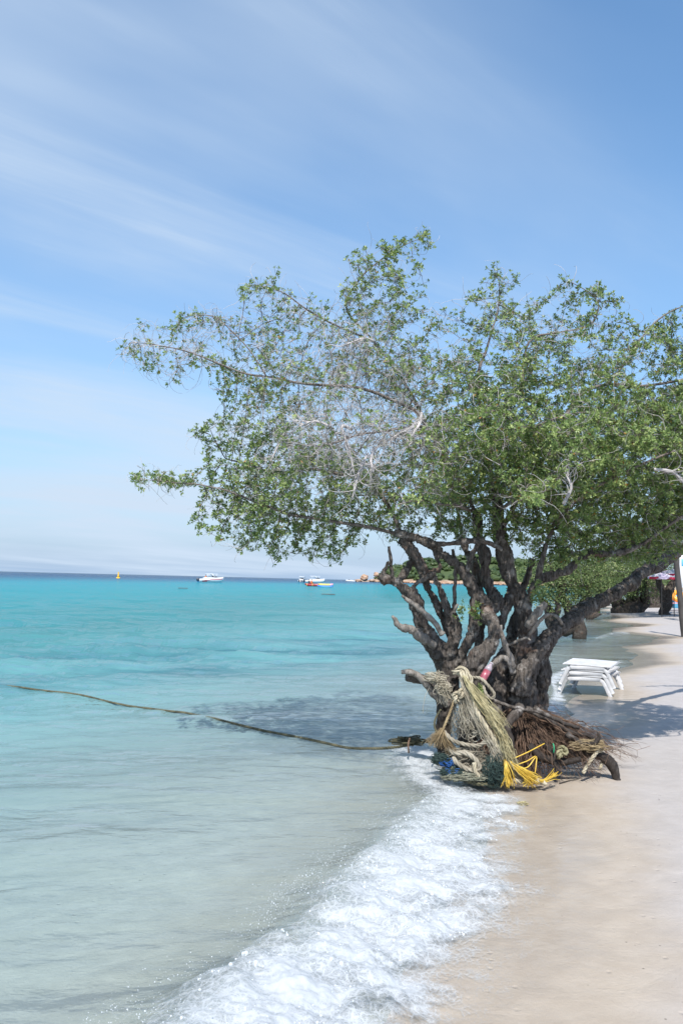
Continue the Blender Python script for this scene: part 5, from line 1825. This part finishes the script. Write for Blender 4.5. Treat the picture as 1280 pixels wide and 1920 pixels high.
def umbrella(px, py, dep, rad_, label, rot=0.2):
    top = P(px, py, dep)
    gz = float(sand_z(top[0], top[1]))
    root = empty('beach_umbrella', (top[0], top[1], gz), label, 'umbrella', 'umbrellas on the far beach')
    n = 8
    for k in range(n):
        a0, a1 = rot + 2 * PI * k / n, rot + 2 * PI * (k + 1) / n
        rows = []
        for t_ in np.linspace(0.02, 1, 5):
            row = []
            for u in np.linspace(0, 1, 4):
                a = a0 + (a1 - a0) * u
                sag = 1 - 0.06 * math.sin(PI * u) * t_
                row.append([top[0] + math.cos(a) * rad_ * t_ * sag, top[1] + math.sin(a) * rad_ * t_ * sag, top[2] - rad_ * (0.30 * t_ ** 1.4) - 0.02 * math.sin(PI * u) * t_])
            rows.append(row)
        V = np.array(rows).reshape(-1, 3)
        F = np.array([[i * 4 + j, i * 4 + j + 1, i * 4 + 5 + j, i * 4 + 4 + j] for i in range(4) for j in range(3)])
        V2 = V - np.array([0, 0, 0.012])
        pn = obj('panel', MB().add(V, F).add(V2, F[:, ::-1]), M_LILAC if k % 2 else M_PALECLOTH, root)
        e = V[-4:]
        drop = np.array([0, 0, 1.0]) * rad_
        low = e - drop * np.array([0.10, 0.17, 0.17, 0.10])[:, None]
        ev = np.vstack([e * 1.0 + np.array([0, 0, 0.002]), low])
        out = (ev[:, :2] - top[:2]) / rad_ * 0.008
        ev2 = ev.copy()
        ev2[:, :2] += out
        Fv = np.array([[j, j + 1, 5 + j, 4 + j] for j in range(3)])
        obj('valance', MB().add(ev, Fv).add(ev2, Fv[:, ::-1]), M_REDCLOTH if k % 2 == 0 else M_LILAC, pn)
    obj('pole', MB().add(*tube(np.array([[top[0], top[1], gz - 0.2], [top[0], top[1], (gz + top[2]) / 2], [top[0], top[1], top[2] + 0.08]]), 0.022, 8)), M_POLE, root)


umbrella(1239, 1074, 37.5, 0.62, 'left lilac and red beach umbrella among the far trunks')
umbrella(1262, 1067, 38.5, 0.75, 'upper lilac and red beach umbrella behind the leaning post', 0.5)
umbrella(1287, 1073, 37.5, 0.75, 'lilac and red beach umbrella at the right picture edge', 0.0)


def at_ground(px, py, dep):
    q = P(px, py, dep)
    return np.array([q[0], q[1], float(sand_z(q[0], q[1]))])


# leaning post and white banner pole at the right edge
g0 = at_ground(1284, 1200, 24)
t0 = P(1262, 1012, 24)
M_POST = simple('weathered timber with painted shade', (0.06, 0.054, 0.052), 0.85, 0.25, 3, bump=0.3, bscale=30)  # the shade over the post is put into its base colour
q = np.linspace(0, 1, 12)[:, None]
pp = g0 - np.array([0, 0, 0.3]) + (t0 - g0 + np.array([0, 0, 0.3])) * q
V, F = tube(pp + 0.01 * np.stack([noise3(pp * 2), noise3(pp * 2 + 5), 0 * pp[:, 0]], -1), np.linspace(0.095, 0.075, 12), 10)
tag(obj('leaning_post', MB().add(V, F), M_POST), 'tall shade-darkened timber post leaning left at the right edge', 'post')
b0 = at_ground(1276, 1180, 33)
bn_ = empty('banner_pole', b0, 'white banner pole standing behind the leaning post', 'banner')
ht = P(1276, 1036, 33)[2]
obj('pole', MB().add(*tube(np.array([b0, [b0[0], b0[1], (b0[2] + ht) / 2], [b0[0], b0[1], ht]]), 0.045, 8)), M_PLASTIC, bn_)
V, F = box((b0[0] + 0.22, b0[1], ht - 0.75), (0.36, 0.02, 1.4), 0.0, 0.004)
obj('banner_cloth', MB().add(V, F), simple('white banner cloth', (0.78, 0.80, 0.82), 0.8, 0.05), bn_)
V, F = box((b0[0] + 0.22, b0[1] - 0.013, ht - 0.42), (0.36, 0.01, 0.30), 0.0, 0.002)
obj('blue_patch', MB().add(V, F), simple('light blue print', (0.12, 0.42, 0.70), 0.8, 0.05), bn_)


# bright beach things in the shade
def ring_float(c, R0, r0, mat, name, label, cat, tilt=0.9):
    a = np.linspace(0, 2 * PI, 28)
    p = np.stack([np.cos(a) * R0, np.sin(a) * R0 * math.cos(tilt), np.sin(a) * R0 * math.sin(tilt)], -1)
    p[:, 2] -= p[:, 2].min()
    p += c + np.array([0, 0, r0])
    return tag(obj(name, MB().add(*tube(p, r0, 8, caps=False)), mat), label, cat)


c = at_ground(1270, 1120, 46)
ring_float(c + np.array([0, 0, 0.45]), 0.28, 0.15, simple('orange float vinyl', (0.85, 0.36, 0.03), 0.4), 'beach_float', 'orange rounded float under the right-hand umbrella', 'float')
tb_ = empty('beach_table', c, 'low pink-covered table under the right-hand umbrella', 'table')
V, F = box(c + np.array([0, 0, 0.42]), (1.5, 0.7, 0.05), 0.1, 0.01)
obj('table_top', MB().add(V, F), simple('pink cloth', (0.80, 0.42, 0.50), 0.8), tb_)
for sx in (-0.65, 0.65):
    for sy in (-0.28, 0.28):
        V, F = box(c + np.array([sx, sy, 0.19]), (0.05, 0.05, 0.44), 0.1)
        obj('leg', MB().add(V, F), M_POLE, tb_)
c2 = at_ground(1250, 1118, 50)
for dx, col, lb in ((0.0, (0.75, 0.78, 0.80), 'white'), (0.55, (0.10, 0.40, 0.62), 'blue')):
    b_ = empty('cool_box', c2 + np.array([dx, 0, 0]), lb + ' box standing between the far umbrella poles', 'box')
    V, F = box(c2 + np.array([dx, 0, 0.55]), (0.42, 0.4, 1.1), 0.1, 0.02)
    obj('box_body', MB().add(V, F), simple(lb + ' box plastic', col, 0.5), b_)
    V, F = box(c2 + np.array([dx, 0, 1.13]), (0.45, 0.43, 0.06), 0.1, 0.02)
    obj('lid', MB().add(V, F), M_PLASTIC, b_)

# a small dark red leaf and a stick on the sand
g = G(1233, 1500, 0.05)
g[2] = float(sand_z(g[0], g[1])) + 0.006
V, F = leaf_cards(np.array([g]), np.random.default_rng(2), 0.03)
V[:, 2] = g[2] + (V[:, 2] - V[:, 2].min()) * 0.25
V2 = V + np.array([0, 0, 0.0012])
tag(obj('fallen_leaf', MB().add(V, F).add(V2, F[:, ::-1]), simple('dark red leaf', (0.12, 0.025, 0.03), 0.6)), 'tiny dark red leaf lying on the bare sand', 'leaf')
mb = MB()
q = np.array([G(a, b, 0.03) for a, b in ((1048, 1470), (1066, 1466), (1080, 1464), (1090, 1460))])
q[:, 2] = sand_z(q[:, 0], q[:, 1]) + 0.008
mb.add(*tube(smooth_path(q, n=14), np.linspace(0.005, 0.0015, 14), 5))
tag(obj('washed_stick', mb, M_DEADWOOD), 'thin pale stick on the sand right of the yellow tassel', 'stick')
# ================================================================ HEADLAND
def headland():
    dep0 = 640.0
    # height of the ridge by photo column: (px, top py)
    prof = np.array([(668, 1090.0), (684, 1086), (700, 1081), (716, 1069), (735, 1056), (760, 1049), (800, 1040), (850, 1032), (900, 1030), (960, 1036), (1020, 1045), (1080, 1055), (1150, 1062), (1240, 1070), (1400, 1085)])
    nx, ny = 150, 40
    px = np.linspace(668, 1400, nx)
    top = np.interp(px, prof[:, 0], prof[:, 1])
    hor = 1071.5 + px * 0.02424
    H = np.maximum((hor - top) * dep0 / FPX + 1.5 - 4.5, 0.6)     # leave room for the trees that stand on it
    base = np.stack([(px - 640) / FPX * dep0, np.zeros(nx) + dep0], -1)
    v = np.linspace(0, 1, ny)
    V = np.zeros((nx, ny, 3))
    for j, t_ in enumerate(v):
        V[:, j, 0] = base[:, 0] * (1 + 0.35 * t_)
        V[:, j, 1] = base[:, 1] + 260 * t_ + 10 * noise3(v3(base[:, 0] * 0.03, 2.0, 0.0)) * (1 - t_)
        V[:, j, 2] = -1.0 + (H + 1.6) * np.sin(min(t_ * 2.2, 1.0) * PI / 2) * (1 if t_ < 0.7 else 1 - (t_ - 0.7) / 0.3)
    V[:, :, 2] += 1.4 * noise3(V * 0.05) * np.clip(v * 6, 0, 1)[None]
    i = np.arange(nx - 1)[:, None] * ny
    j = np.arange(ny - 1)[None]
    F = np.stack([i + j, i + ny + j, i + ny + j + 1, i + j + 1], -1).reshape(-1, 4)
    m = NT('headland rock and soil')
    z = m.n('ShaderNodeSeparateXYZ', {0: m.pos()}).outputs[2]
    c = m.mixc(m.maprange(m.noise(0.3, 5, 0.6, vec=m.pos()), 0.35, 0.65), (0.30, 0.19, 0.12), (0.42, 0.33, 0.25))
    c = m.mixc(m.maprange(z, 2.2, 4.0), c, (0.06, 0.09, 0.03))
    mat = m.done(m.principled(Base_Color=c, Roughness=0.95))
    obj('headland', MB().add(V.reshape(-1, 3), F), mat, origin=(V[0, 0, 0], V[0, 0, 1], 0), kind='structure')
    # woods: every crown a mass of leaf sprays, all in one
    rng = np.random.default_rng(9)
    mb, tk = MB(), MB()
    Cs, Rs = [], []
    n = 560
    a, b = rng.uniform(0.02, 0.70, n), rng.uniform(0.03, 0.55, n) ** 1.3
    ii, jj = (a * (nx - 1)).astype(int), (b * (ny - 1)).astype(int)
    c = V[ii, jj]
    R0 = rng.uniform(1.6, 4.0, n) * np.clip((ii - 2) / 14.0, 0.25, 1.0)
    ok = (c[:, 2] > 1.6)
    c, R0 = c[ok], R0[ok]
    vi, fi = ico(1)
    for k in range(len(c)):
        cc = c[k] + np.array([0, 0, R0[k] * 0.6])
        u = vi * np.array([1.15, 1.15, 0.8])
        dsp = 1 + 0.45 * noise3(vi * 2.2 + k * 3.1) + 0.25 * noise3(vi * 5 + k)
        mb.add(cc + u * R0[k] * dsp[:, None] * 0.85, fi, float(np.clip(0.33 + rng.normal() * 0.15, 0.02, 0.9)))
        m_ = 26
        w_ = rng.normal(size=(m_, 3))
        w_ /= np.linalg.norm(w_, axis=1)[:, None]
        w_[:, 2] = np.abs(w_[:, 2]) * 0.9 - 0.1
        L, Fl = leaf_cards(cc + w_ * R0[k] * rng.uniform(0.75, 1.15, (m_, 1)), rng, 1.1)
        mb.add(L, Fl, np.repeat(np.clip(0.5 + rng.normal(size=m_) * 0.2, 0.02, 0.9), 4))
    o = obj('headland_wood', mb, leaf_material('headland foliage', 1.1), attr='rnd', smooth=False, kind='stuff')
    tag(o, 'dense green wood covering the distant headland', 'wood')
    # rocks at the water line
    mr = NT('orange granite')
    cr = mr.mixc(mr.maprange(mr.noise(0.5, 5, 0.6, vec=mr.pos()), 0.35, 0.65), (0.30, 0.17, 0.10), (0.52, 0.37, 0.27))
    M_GRAN = mr.done(mr.principled(Base_Color=cr, Roughness=0.9))

    def boulder(px, py, w_, h_, dep, label, sd):
        vi3, fi3 = ico(3)
        q = P(px, py, dep)
        n_ = vi3 * (1 + 0.28 * noise3(vi3 * 1.3 + sd) + 0.14 * noise3(vi3 * 3.1 + sd))[:, None]
        n_ = np.sign(n_) * np.abs(n_) ** 0.9
        s = dep / FPX
        VV = n_ * np.array([w_ * s / 2, w_ * s / 2, h_ * s / 2]) + np.array([q[0], dep, q[2]])
        tag(obj('boulder', MB().add(VV, fi3), M_GRAN, smooth=False), label, 'boulder', 'boulders at the tip of the headland')
    boulder(683, 1083, 15, 12, 632, 'tallest orange boulder at the tip of the headland', 1.0)
    boulder(672, 1089, 13, 6, 630, 'flat orange rock left of the tallest boulder at the headland tip', 2.0)
    boulder(697, 1089, 12, 6, 630, 'low rock at the foot of the headland right of the tallest boulder', 3.0)
    boulder(705, 1077, 9, 9, 645, 'reddish rock peering over the trees above the headland tip', 4.0)
    boulder(650, 1090, 5, 2.2, 640, 'tiny outlying rock off the headland tip', 6.0)
    # low bank of rock along its foot
    rk = MB()
    rng2 = np.random.default_rng(4)
    vi1, fi1 = ico(1)
    for k in range(240):
        px_ = rng2.uniform(705, 1060)
        t_ = (px_ - 668) / 732 * (nx - 1)
        bpt = V[int(t_), 1]
        s_ = rng2.uniform(0.5, 1.7)
        rk.add(np.array([bpt[0], bpt[1] - rng2.uniform(0, 6), 0.2 + rng2.uniform(0, 0.8)]) + vi1 * (1 + 0.4 * noise3(vi1 * 2 + k))[:, None] * np.array([s_ * 1.6, s_, s_ * 0.7]), fi1)
    tag(obj('shore_rocks', rk, M_GRAN, smooth=False, kind='stuff'), 'bank of orange rocks along the foot of the headland', 'rocks')


headland()

# ================================================================ BOATS
M_HULL = simple('white gelcoat', (0.80, 0.80, 0.80), 0.25, 0.03)
M_STRIPE = simple('red boat stripe', (0.55, 0.03, 0.06), 0.35, 0.05)
M_DARKGLASS = simple('smoked windscreen', (0.03, 0.035, 0.04), 0.1, 0.05)
M_ENGINE = simple('dark engine cowl', (0.05, 0.06, 0.08), 0.35, 0.1)
M_BLUEENG = simple('blue engine bracket', (0.05, 0.20, 0.42), 0.4, 0.1)
M_FRAME = simple('white tube frame', (0.75, 0.75, 0.76), 0.3, 0.03)
M_ORANGE = simple('orange life vest', (0.85, 0.20, 0.03), 0.7, 0.08)
M_DARKCLOTH = simple('dark clothing', (0.03, 0.035, 0.05), 0.8, 0.1)
M_SKIN = simple('tanned skin', (0.32, 0.18, 0.12), 0.6, 0.05)


def xf(V, c, rz, s=1.0):
    return np.asarray(V) * s @ _rz(rz).T + np.asarray(c)


def person(c, rz, label, top, seat=True, s=1.0):
    """a small far figure: one continuous body, clothes over it"""
    root = empty('person', c, label, 'person')
    mb = MB()
    hip = 0.0 if seat else 0.85
    sk = [[(0, 0, hip + .05, .14), (0, 0, hip + .25, .13), (0, 0, hip + .45, .15), (0, 0, hip + .52, .10), (0, 0, hip + .58, .055), (0, .01, hip + .66, .085), (0, .02, hip + .76, .10), (0, .01, hip + .85, .06)]]
    for q in (-1, 1):
        sk.append([(.14 * q, 0, hip + .48, .065), (.22 * q, .03, hip + .30, .05), (.20 * q, .20, hip + .18, .04), (.16 * q, .32, hip + .2, .04)])
        if seat:
            sk.append([(.08 * q, 0, .05, .09), (.10 * q, .22, .06, .08), (.11 * q, .40, .02, .065), (.11 * q, .42, -.18, .055), (.11 * q, .44, -.36, .045)])
        else:
            sk.append([(.08 * q, 0, hip + .02, .09), (.10 * q, .01, hip * .55, .065), (.10 * q, 0, .08, .05), (.10 * q, .1, .03, .04)])
    for st in sk:
        w_ = smooth_path(np.array(st), n=14)
        mb.add(*tube(w_[:, :3], w_[:, 3], 8))
    V, F3, F4, _ = mb.arrays()
    o = bpy.data.objects.new('t', mk_mesh('t', V, F3, F4))
    COL.objects.link(o)
    md = o.modifiers.new('r', 'REMESH')
    md.mode = 'VOXEL'
    md.voxel_size = 0.035
    m2 = bpy.data.meshes.new_from_object(o.evaluated_get(bpy.context.evaluated_depsgraph_get()))
    V = np.array([v.co[:] for v in m2.vertices])
    F4 = np.array([list(p_.vertices) for p_ in m2.polygons])
    bpy.data.objects.remove(o)
    obj('figure', MB().add(xf(V, c, rz, s), F4), M_SKIN, root)
    w_ = smooth_path(np.array([(0, 0, hip + .0, .165), (0, 0, hip + .25, .155), (0, 0, hip + .44, .175), (0, 0, hip + .52, .12)]), n=10)
    V, F = tube(w_[:, :3], w_[:, 3], 10)
    obj('vest', MB().add(xf(V, c, rz, s), F), top, root)
    V, F = spheres(np.array([(0, .0, hip + .79)]), np.array([(0.105, 0.105, 0.09)]), 2)
    obj('hair', MB().add(xf(V, c, rz, s), F), M_DARKCLOTH, root)
    return root


def speedboat(c, rz, L, label, canopy='bimini', stripe=True, group='moored speedboats'):
    """bow towards +x before turning"""
    root = empty('speedboat', c, label, 'boat', group)
    st = np.linspace(0, 1, 22)
    Bm = L * 0.15
    secs = []
    for t_ in st:
        hw = Bm * (1 - max(0, (t_ - 0.55) / 0.45) ** 2.2) * (0.92 + 0.08 * min(1, t_ * 4)) + 0.01
        sh = 0.16 * L * (0.70 + 0.42 * t_ ** 1.6)
        keel = -0.05 * L + 0.16 * L * max(0, (t_ - 0.72) / 0.28) ** 2
        x = (t_ - 0.5) * L
        secs.append([[x, 0, keel], [x, hw * 0.72, keel * 0.35 + 0.02 * L], [x, hw * 0.98, sh * 0.62], [x, hw, sh], [x, hw * 0.86, sh + 0.012 * L], [x, hw * 0.45, sh + 0.018 * L * (t_ > 0.5)], [x, 0, sh + 0.03 * L * (t_ > 0.5)],
                     [x, -hw * 0.45, sh + 0.018 * L * (t_ > 0.5)], [x, -hw * 0.86, sh + 0.012 * L], [x, -hw, sh], [x, -hw * 0.98, sh * 0.62], [x, -hw * 0.72, keel * 0.35 + 0.02 * L]])
    S = np.array(secs)
    k, mm_ = S.shape[:2]
    i = np.arange(k - 1)[:, None] * mm_
    j = np.arange(mm_)[None]
    F = np.stack([i + j, i + mm_ + j, i + mm_ + (j + 1) % mm_, i + (j + 1) % mm_], -1).reshape(-1, 4)
    V = np.vstack([S.reshape(-1, 3), S[0].mean(0), S[-1].mean(0)])
    jj = np.arange(mm_)
    F3 = np.vstack([np.stack([np.full(mm_, k * mm_), jj, (jj + 1) % mm_], -1), np.stack([np.full(mm_, k * mm_ + 1), (k - 1) * mm_ + (jj + 1) % mm_, (k - 1) * mm_ + jj], -1)])
    T = lambda q: xf(q, c, rz)
    hull = obj('hull', MB().add(T(V), [F3, F]), M_HULL, root)
    if stripe:
        for sg in (-1, 1):
            for (z0, z1, a0, a1, rake) in ((0.58, 0.80, 0.10, 0.96, 0.0), (0.12, 0.30, 0.12, 0.30, 0.6)):
                tt = np.linspace(a0, a1, 16)
                lo, hi = [], []
                for t_ in tt:
                    f_ = np.clip(t_ * (k - 1), 0, k - 1.001)
                    i0, fr = int(f_), f_ - int(f_)
                    s = S[i0] * (1 - fr) + S[i0 + 1] * fr
                    w_ = 1.0 if rake == 0 else (tt[-1] - t_) / (tt[-1] - tt[0])
                    sw = 0.0 if t_ > 0.45 else (0.45 - t_) * 1.3
                    for lst, zz in ((lo, z0 - (sw if rake == 0 else 0)), (hi, z1 - (sw if rake == 0 else 0))):
                        zz = np.clip(zz, 0.03, 0.97)
                        a_, b_ = s[1], s[3]
                        q = a_ + (b_ - a_) * zz
                        q = q + (s[2] - (a_ + b_) / 2) * (1 - abs(2 * zz - 1))
                        q = np.array([q[0], q[1] + 0.02, q[2]])
                        if sg < 0:
                            q = q * np.array([1, -1, 1])
                        lst.append(q)
                VV = np.vstack([lo, hi])
                FF = np.array([[q, q + 1, 17 + q, 16 + q] for q in range(15)])
                obj('stripe', MB().add(T(VV), FF if sg < 0 else FF[:, ::-1]), M_STRIPE, hull)
    sh = 0.16 * L * 0.8
    # cockpit coaming, screen, canopy
    cv = np.array([[-0.30, -1, 0], [0.20, -1, 0], [0.34, -.5, 0], [0.34, .5, 0], [0.20, 1, 0], [-0.30, 1, 0]]) * np.array([L, Bm * 0.74, 1])
    ring = np.vstack([cv + np.array([0, 0, sh - 0.02]), cv * np.array([0.96, 0.92, 1]) + np.array([-0.02 * L, 0, sh + 0.055 * L])])
    FF = np.array([[q, (q + 1) % 6, 6 + (q + 1) % 6, 6 + q] for q in range(6)])
    obj('coaming', MB().add(T(ring), [FF, np.array([[6, 7, 8, 9], [6, 9, 10, 11]])]), M_HULL, root, smooth=False)
    w0, w1 = Bm * 0.62, Bm * 0.50
    scr = np.array([[0.14 * L, -w0, sh + .05 * L], [0.27 * L, -w0 * .45, sh + .05 * L], [0.27 * L, w0 * .45, sh + .05 * L], [0.14 * L, w0, sh + .05 * L],
                    [0.09 * L, -w1, sh + .115 * L], [0.18 * L, -w1 * .45, sh + .115 * L], [0.18 * L, w1 * .45, sh + .115 * L], [0.09 * L, w1, sh + .115 * L]])
    FF = np.array([[q, q + 1, 5 + q, 4 + q] for q in range(3)])
    back = scr - np.array([0.015 * L, 0, 0])
    obj('windscreen', MB().add(T(scr), FF).add(T(back), FF[:, ::-1]), M_DARKGLASS, root, smooth=False)
    if canopy:
        zt = sh + 0.20 * L
        V, F = box((0.0, 0, zt), (0.46 * L, Bm * 1.7, 0.02 * L), 0, 0.03)
        V[:, 2] += -0.25 * (V[:, 1] / Bm) ** 2 * 0.1 * L
        can = obj('canopy', MB().add(T(V), F), M_FRAME if canopy == 'bimini' else M_HULL, root)
        for sx in (-0.19, 0.19):
            for sy in (-1, 1):
                p0 = np.array([sx * L * (0.6 if sx > 0 else 0.9), sy * Bm * .8, sh])
                p1 = np.array([sx * L, sy * Bm * .78, zt])
                obj('post', MB().add(*tube(T(np.array([p0, (p0 + p1) / 2, p1])), 0.035 if canopy == 'bimini' else 0.07, 6)), M_FRAME, root)
        for sy in (-1, 1):
            p = np.array([[0.16 * L, sy * Bm * .8, sh], [0.06 * L, sy * Bm * .8, sh + 0.12 * L], [-0.02 * L, sy * Bm * .8, zt]])
            obj('arch', MB().add(*tube(T(p), 0.09, 6)), M_FRAME, root)
    for sy in (-1, 1):
        e = MB()
        V, F = box((-0.53 * L, sy * Bm * .42, sh * .75), (0.08 * L, 0.07 * L, 0.10 * L), 0, 0.05)
        en = obj('outboard', MB().add(T(V), F), M_ENGINE, root)
        V, F = box((-0.525 * L, sy * Bm * .42, sh * .1), (0.035 * L, 0.025 * L, 0.12 * L), 0, 0.02)
        obj('engine_leg', MB().add(T(V), F), M_BLUEENG, en)
    return root


b1 = G(396, 1091.5, 0.0)
s1 = speedboat(b1, 0.45, 6.6, 'white speedboat with red hull stripes and a flat canopy, left of the crown', group='moored boats')
person(b1 + xf([(-1.4, 0.3, 1.0)], (0, 0, 0), 0.45)[0], PI + .3, 'person in an orange vest seated in the left speedboat', M_ORANGE)
person(b1 + xf([(0.5, 0.0, 1.0)], (0, 0, 0), 0.45)[0], 0.3, 'person in dark clothes at the helm of the left speedboat', M_DARKCLOTH)
b2 = P(590, 1089.6, 300)
b2[2] = 0.0
speedboat(b2, 0.30, 7.8, 'white speedboat with dark windscreen behind the red inflatable', stripe=False, group='moored boats')
b3 = P(566, 1089.4, 320)
b3[2] = 0.0
speedboat(b3, 1.45, 7.2, 'white boat seen from its stern left of the red inflatable', canopy='hard', stripe=False, group='moored boats')
b4 = P(657, 1090.5, 560)
b4[2] = 0.0
speedboat(b4, 2.9, 7.0, 'tiny white boat far off near the headland tip', canopy=None, stripe=False, group='moored boats')

# inflatables
M_REDV = simple('dark red vinyl', (0.30, 0.03, 0.04), 0.35, 0.15, 2)
M_YELV = simple('yellow vinyl', (0.85, 0.62, 0.12), 0.35, 0.05)
M_PINKV = simple('pink vinyl', (0.85, 0.30, 0.42), 0.35, 0.05)
M_BLUEV = simple('blue vinyl', (0.06, 0.28, 0.70), 0.35, 0.05)
b5 = G(586, 1099.5, 0.0)
rz5 = -0.20
ri = empty('inflatable_boat', b5, 'dark red inflatable towing boat beside the yellow and blue one', 'inflatable')
T5 = lambda q: xf(q, b5, rz5, 0.66)
u = np.linspace(0, 1, 26)
for sy in (-0.75, 0.75):
    p = np.stack([(u - .5) * 4.4, np.zeros(26) + sy * (1 - 0.35 * u ** 4), 0.38 + 0.35 * np.abs(2 * u - 1) ** 3], -1)
    obj('side_tube', MB().add(*tube(T5(p), 0.28 * (1 - np.abs(2 * u - 1) ** 4 * .6), 12)), M_REDV, ri)
p = np.stack([(u - .5) * 3.6, 0 * u, 0.35 + 0 * u], -1)
obj('floor_tube', MB().add(*tube(T5(p), 0.30, 10)), M_ENGINE, ri)
for x in (-1.5, 0.2, 1.7):
    a_ = np.linspace(0, 2 * PI, 15)
    p = np.stack([x + 0 * a_, -0.75 + 0.425 * np.cos(a_), 0.40 + 0.425 * np.sin(a_)], -1)
    obj('band', MB().add(*tube(T5(p), 0.05, 6, caps=False)), M_YELV if x < 1 else M_PINKV, ri)
person(T5([(-1.1, 0.0, 0.85)])[0], -1.2, 'person in a dark top sitting on the red inflatable', M_DARKCLOTH)
person(T5([(-0.4, 0.25, 0.85)])[0], -1.0, 'person in an orange vest sitting on the red inflatable', M_ORANGE)
b6 = G(610, 1101, 0.0)
bb = empty('banana_boat', b6, 'yellow, pink and blue inflatable banana boat afloat right of the red one', 'inflatable')
T6 = lambda q: xf(q, b6, -0.12, 0.60)
p = np.stack([(u - .5) * 4.6, 0 * u, 0.72 + 0.15 * np.abs(2 * u - 1) ** 2.5], -1)
obj('body_tube', MB().add(*tube(T6(p), 0.20 * (1 - np.abs(2 * u - 1) ** 5 * .7), 12)), M_YELV, bb)
p = np.stack([(u * .2 + .32) * 4.6, 0 * u, 0.74 + 0.25 * u], -1)
obj('nose', MB().add(*tube(T6(p), np.linspace(0.22, 0.09, 26), 12)), M_PINKV, bb)
for sy in (-0.55, 0.55):
    p = np.stack([(u - .5) * 4.9, sy + 0 * u, 0.22 + 0.22 * np.abs(2 * u - 1) ** 3], -1)
    obj('float_tube', MB().add(*tube(T6(p), 0.16 * (1 - np.abs(2 * u - 1) ** 5 * .7), 12)), M_BLUEV, bb)

# channel buoy
b7 = G(222, 1084.3, 0.0)
by_ = empty('channel_buoy', b7, 'yellow channel buoy standing off the left shore', 'buoy')
M_YB = simple('yellow buoy paint', (0.85, 0.50, 0.03), 0.45, 0.06)
obj('float', MB().add(*lathe([(-0.15, 0.55), (0.0, 0.72), (0.12, 0.72), (0.2, 0.45)], b7, np.array([0, 0, 1.9]), 14)), M_YB, by_)
obj('tower', MB().add(*lathe([(0.18, 0.42), (0.5, 0.30), (0.85, 0.22), (0.95, 0.2)], b7, np.array([0, 0, 1.9]), 12)), M_YB, by_)
obj('topmark', MB().add(*lathe([(0.95, 0.08), (1.02, 0.26), (1.12, 0.26), (1.2, 0.06)], b7, np.array([0, 0, 1.9]), 12)), M_YB, by_)
# dark floats of the swimming line
for k, (a_, b_, lb) in enumerate(((343, 1103, 'dark float line low in the water below the left speedboat'), (615, 1114.5, 'dark float line in the water below the banana boat'))):
    q = G(a_, b_, 0.02)
    t_ = np.linspace(-1, 1, 9)
    p = q + np.stack([t_ * (0.5 if k == 0 else 0.6), 0.1 * np.sin(t_ * 3), 0 * t_], -1)
    V, F = spheres(p, np.full(9, 0.07), 1)
    tag(obj('float_line', MB().add(V, F).add(*tube(p, 0.03, 5)), M_POLE), lb, 'float line')
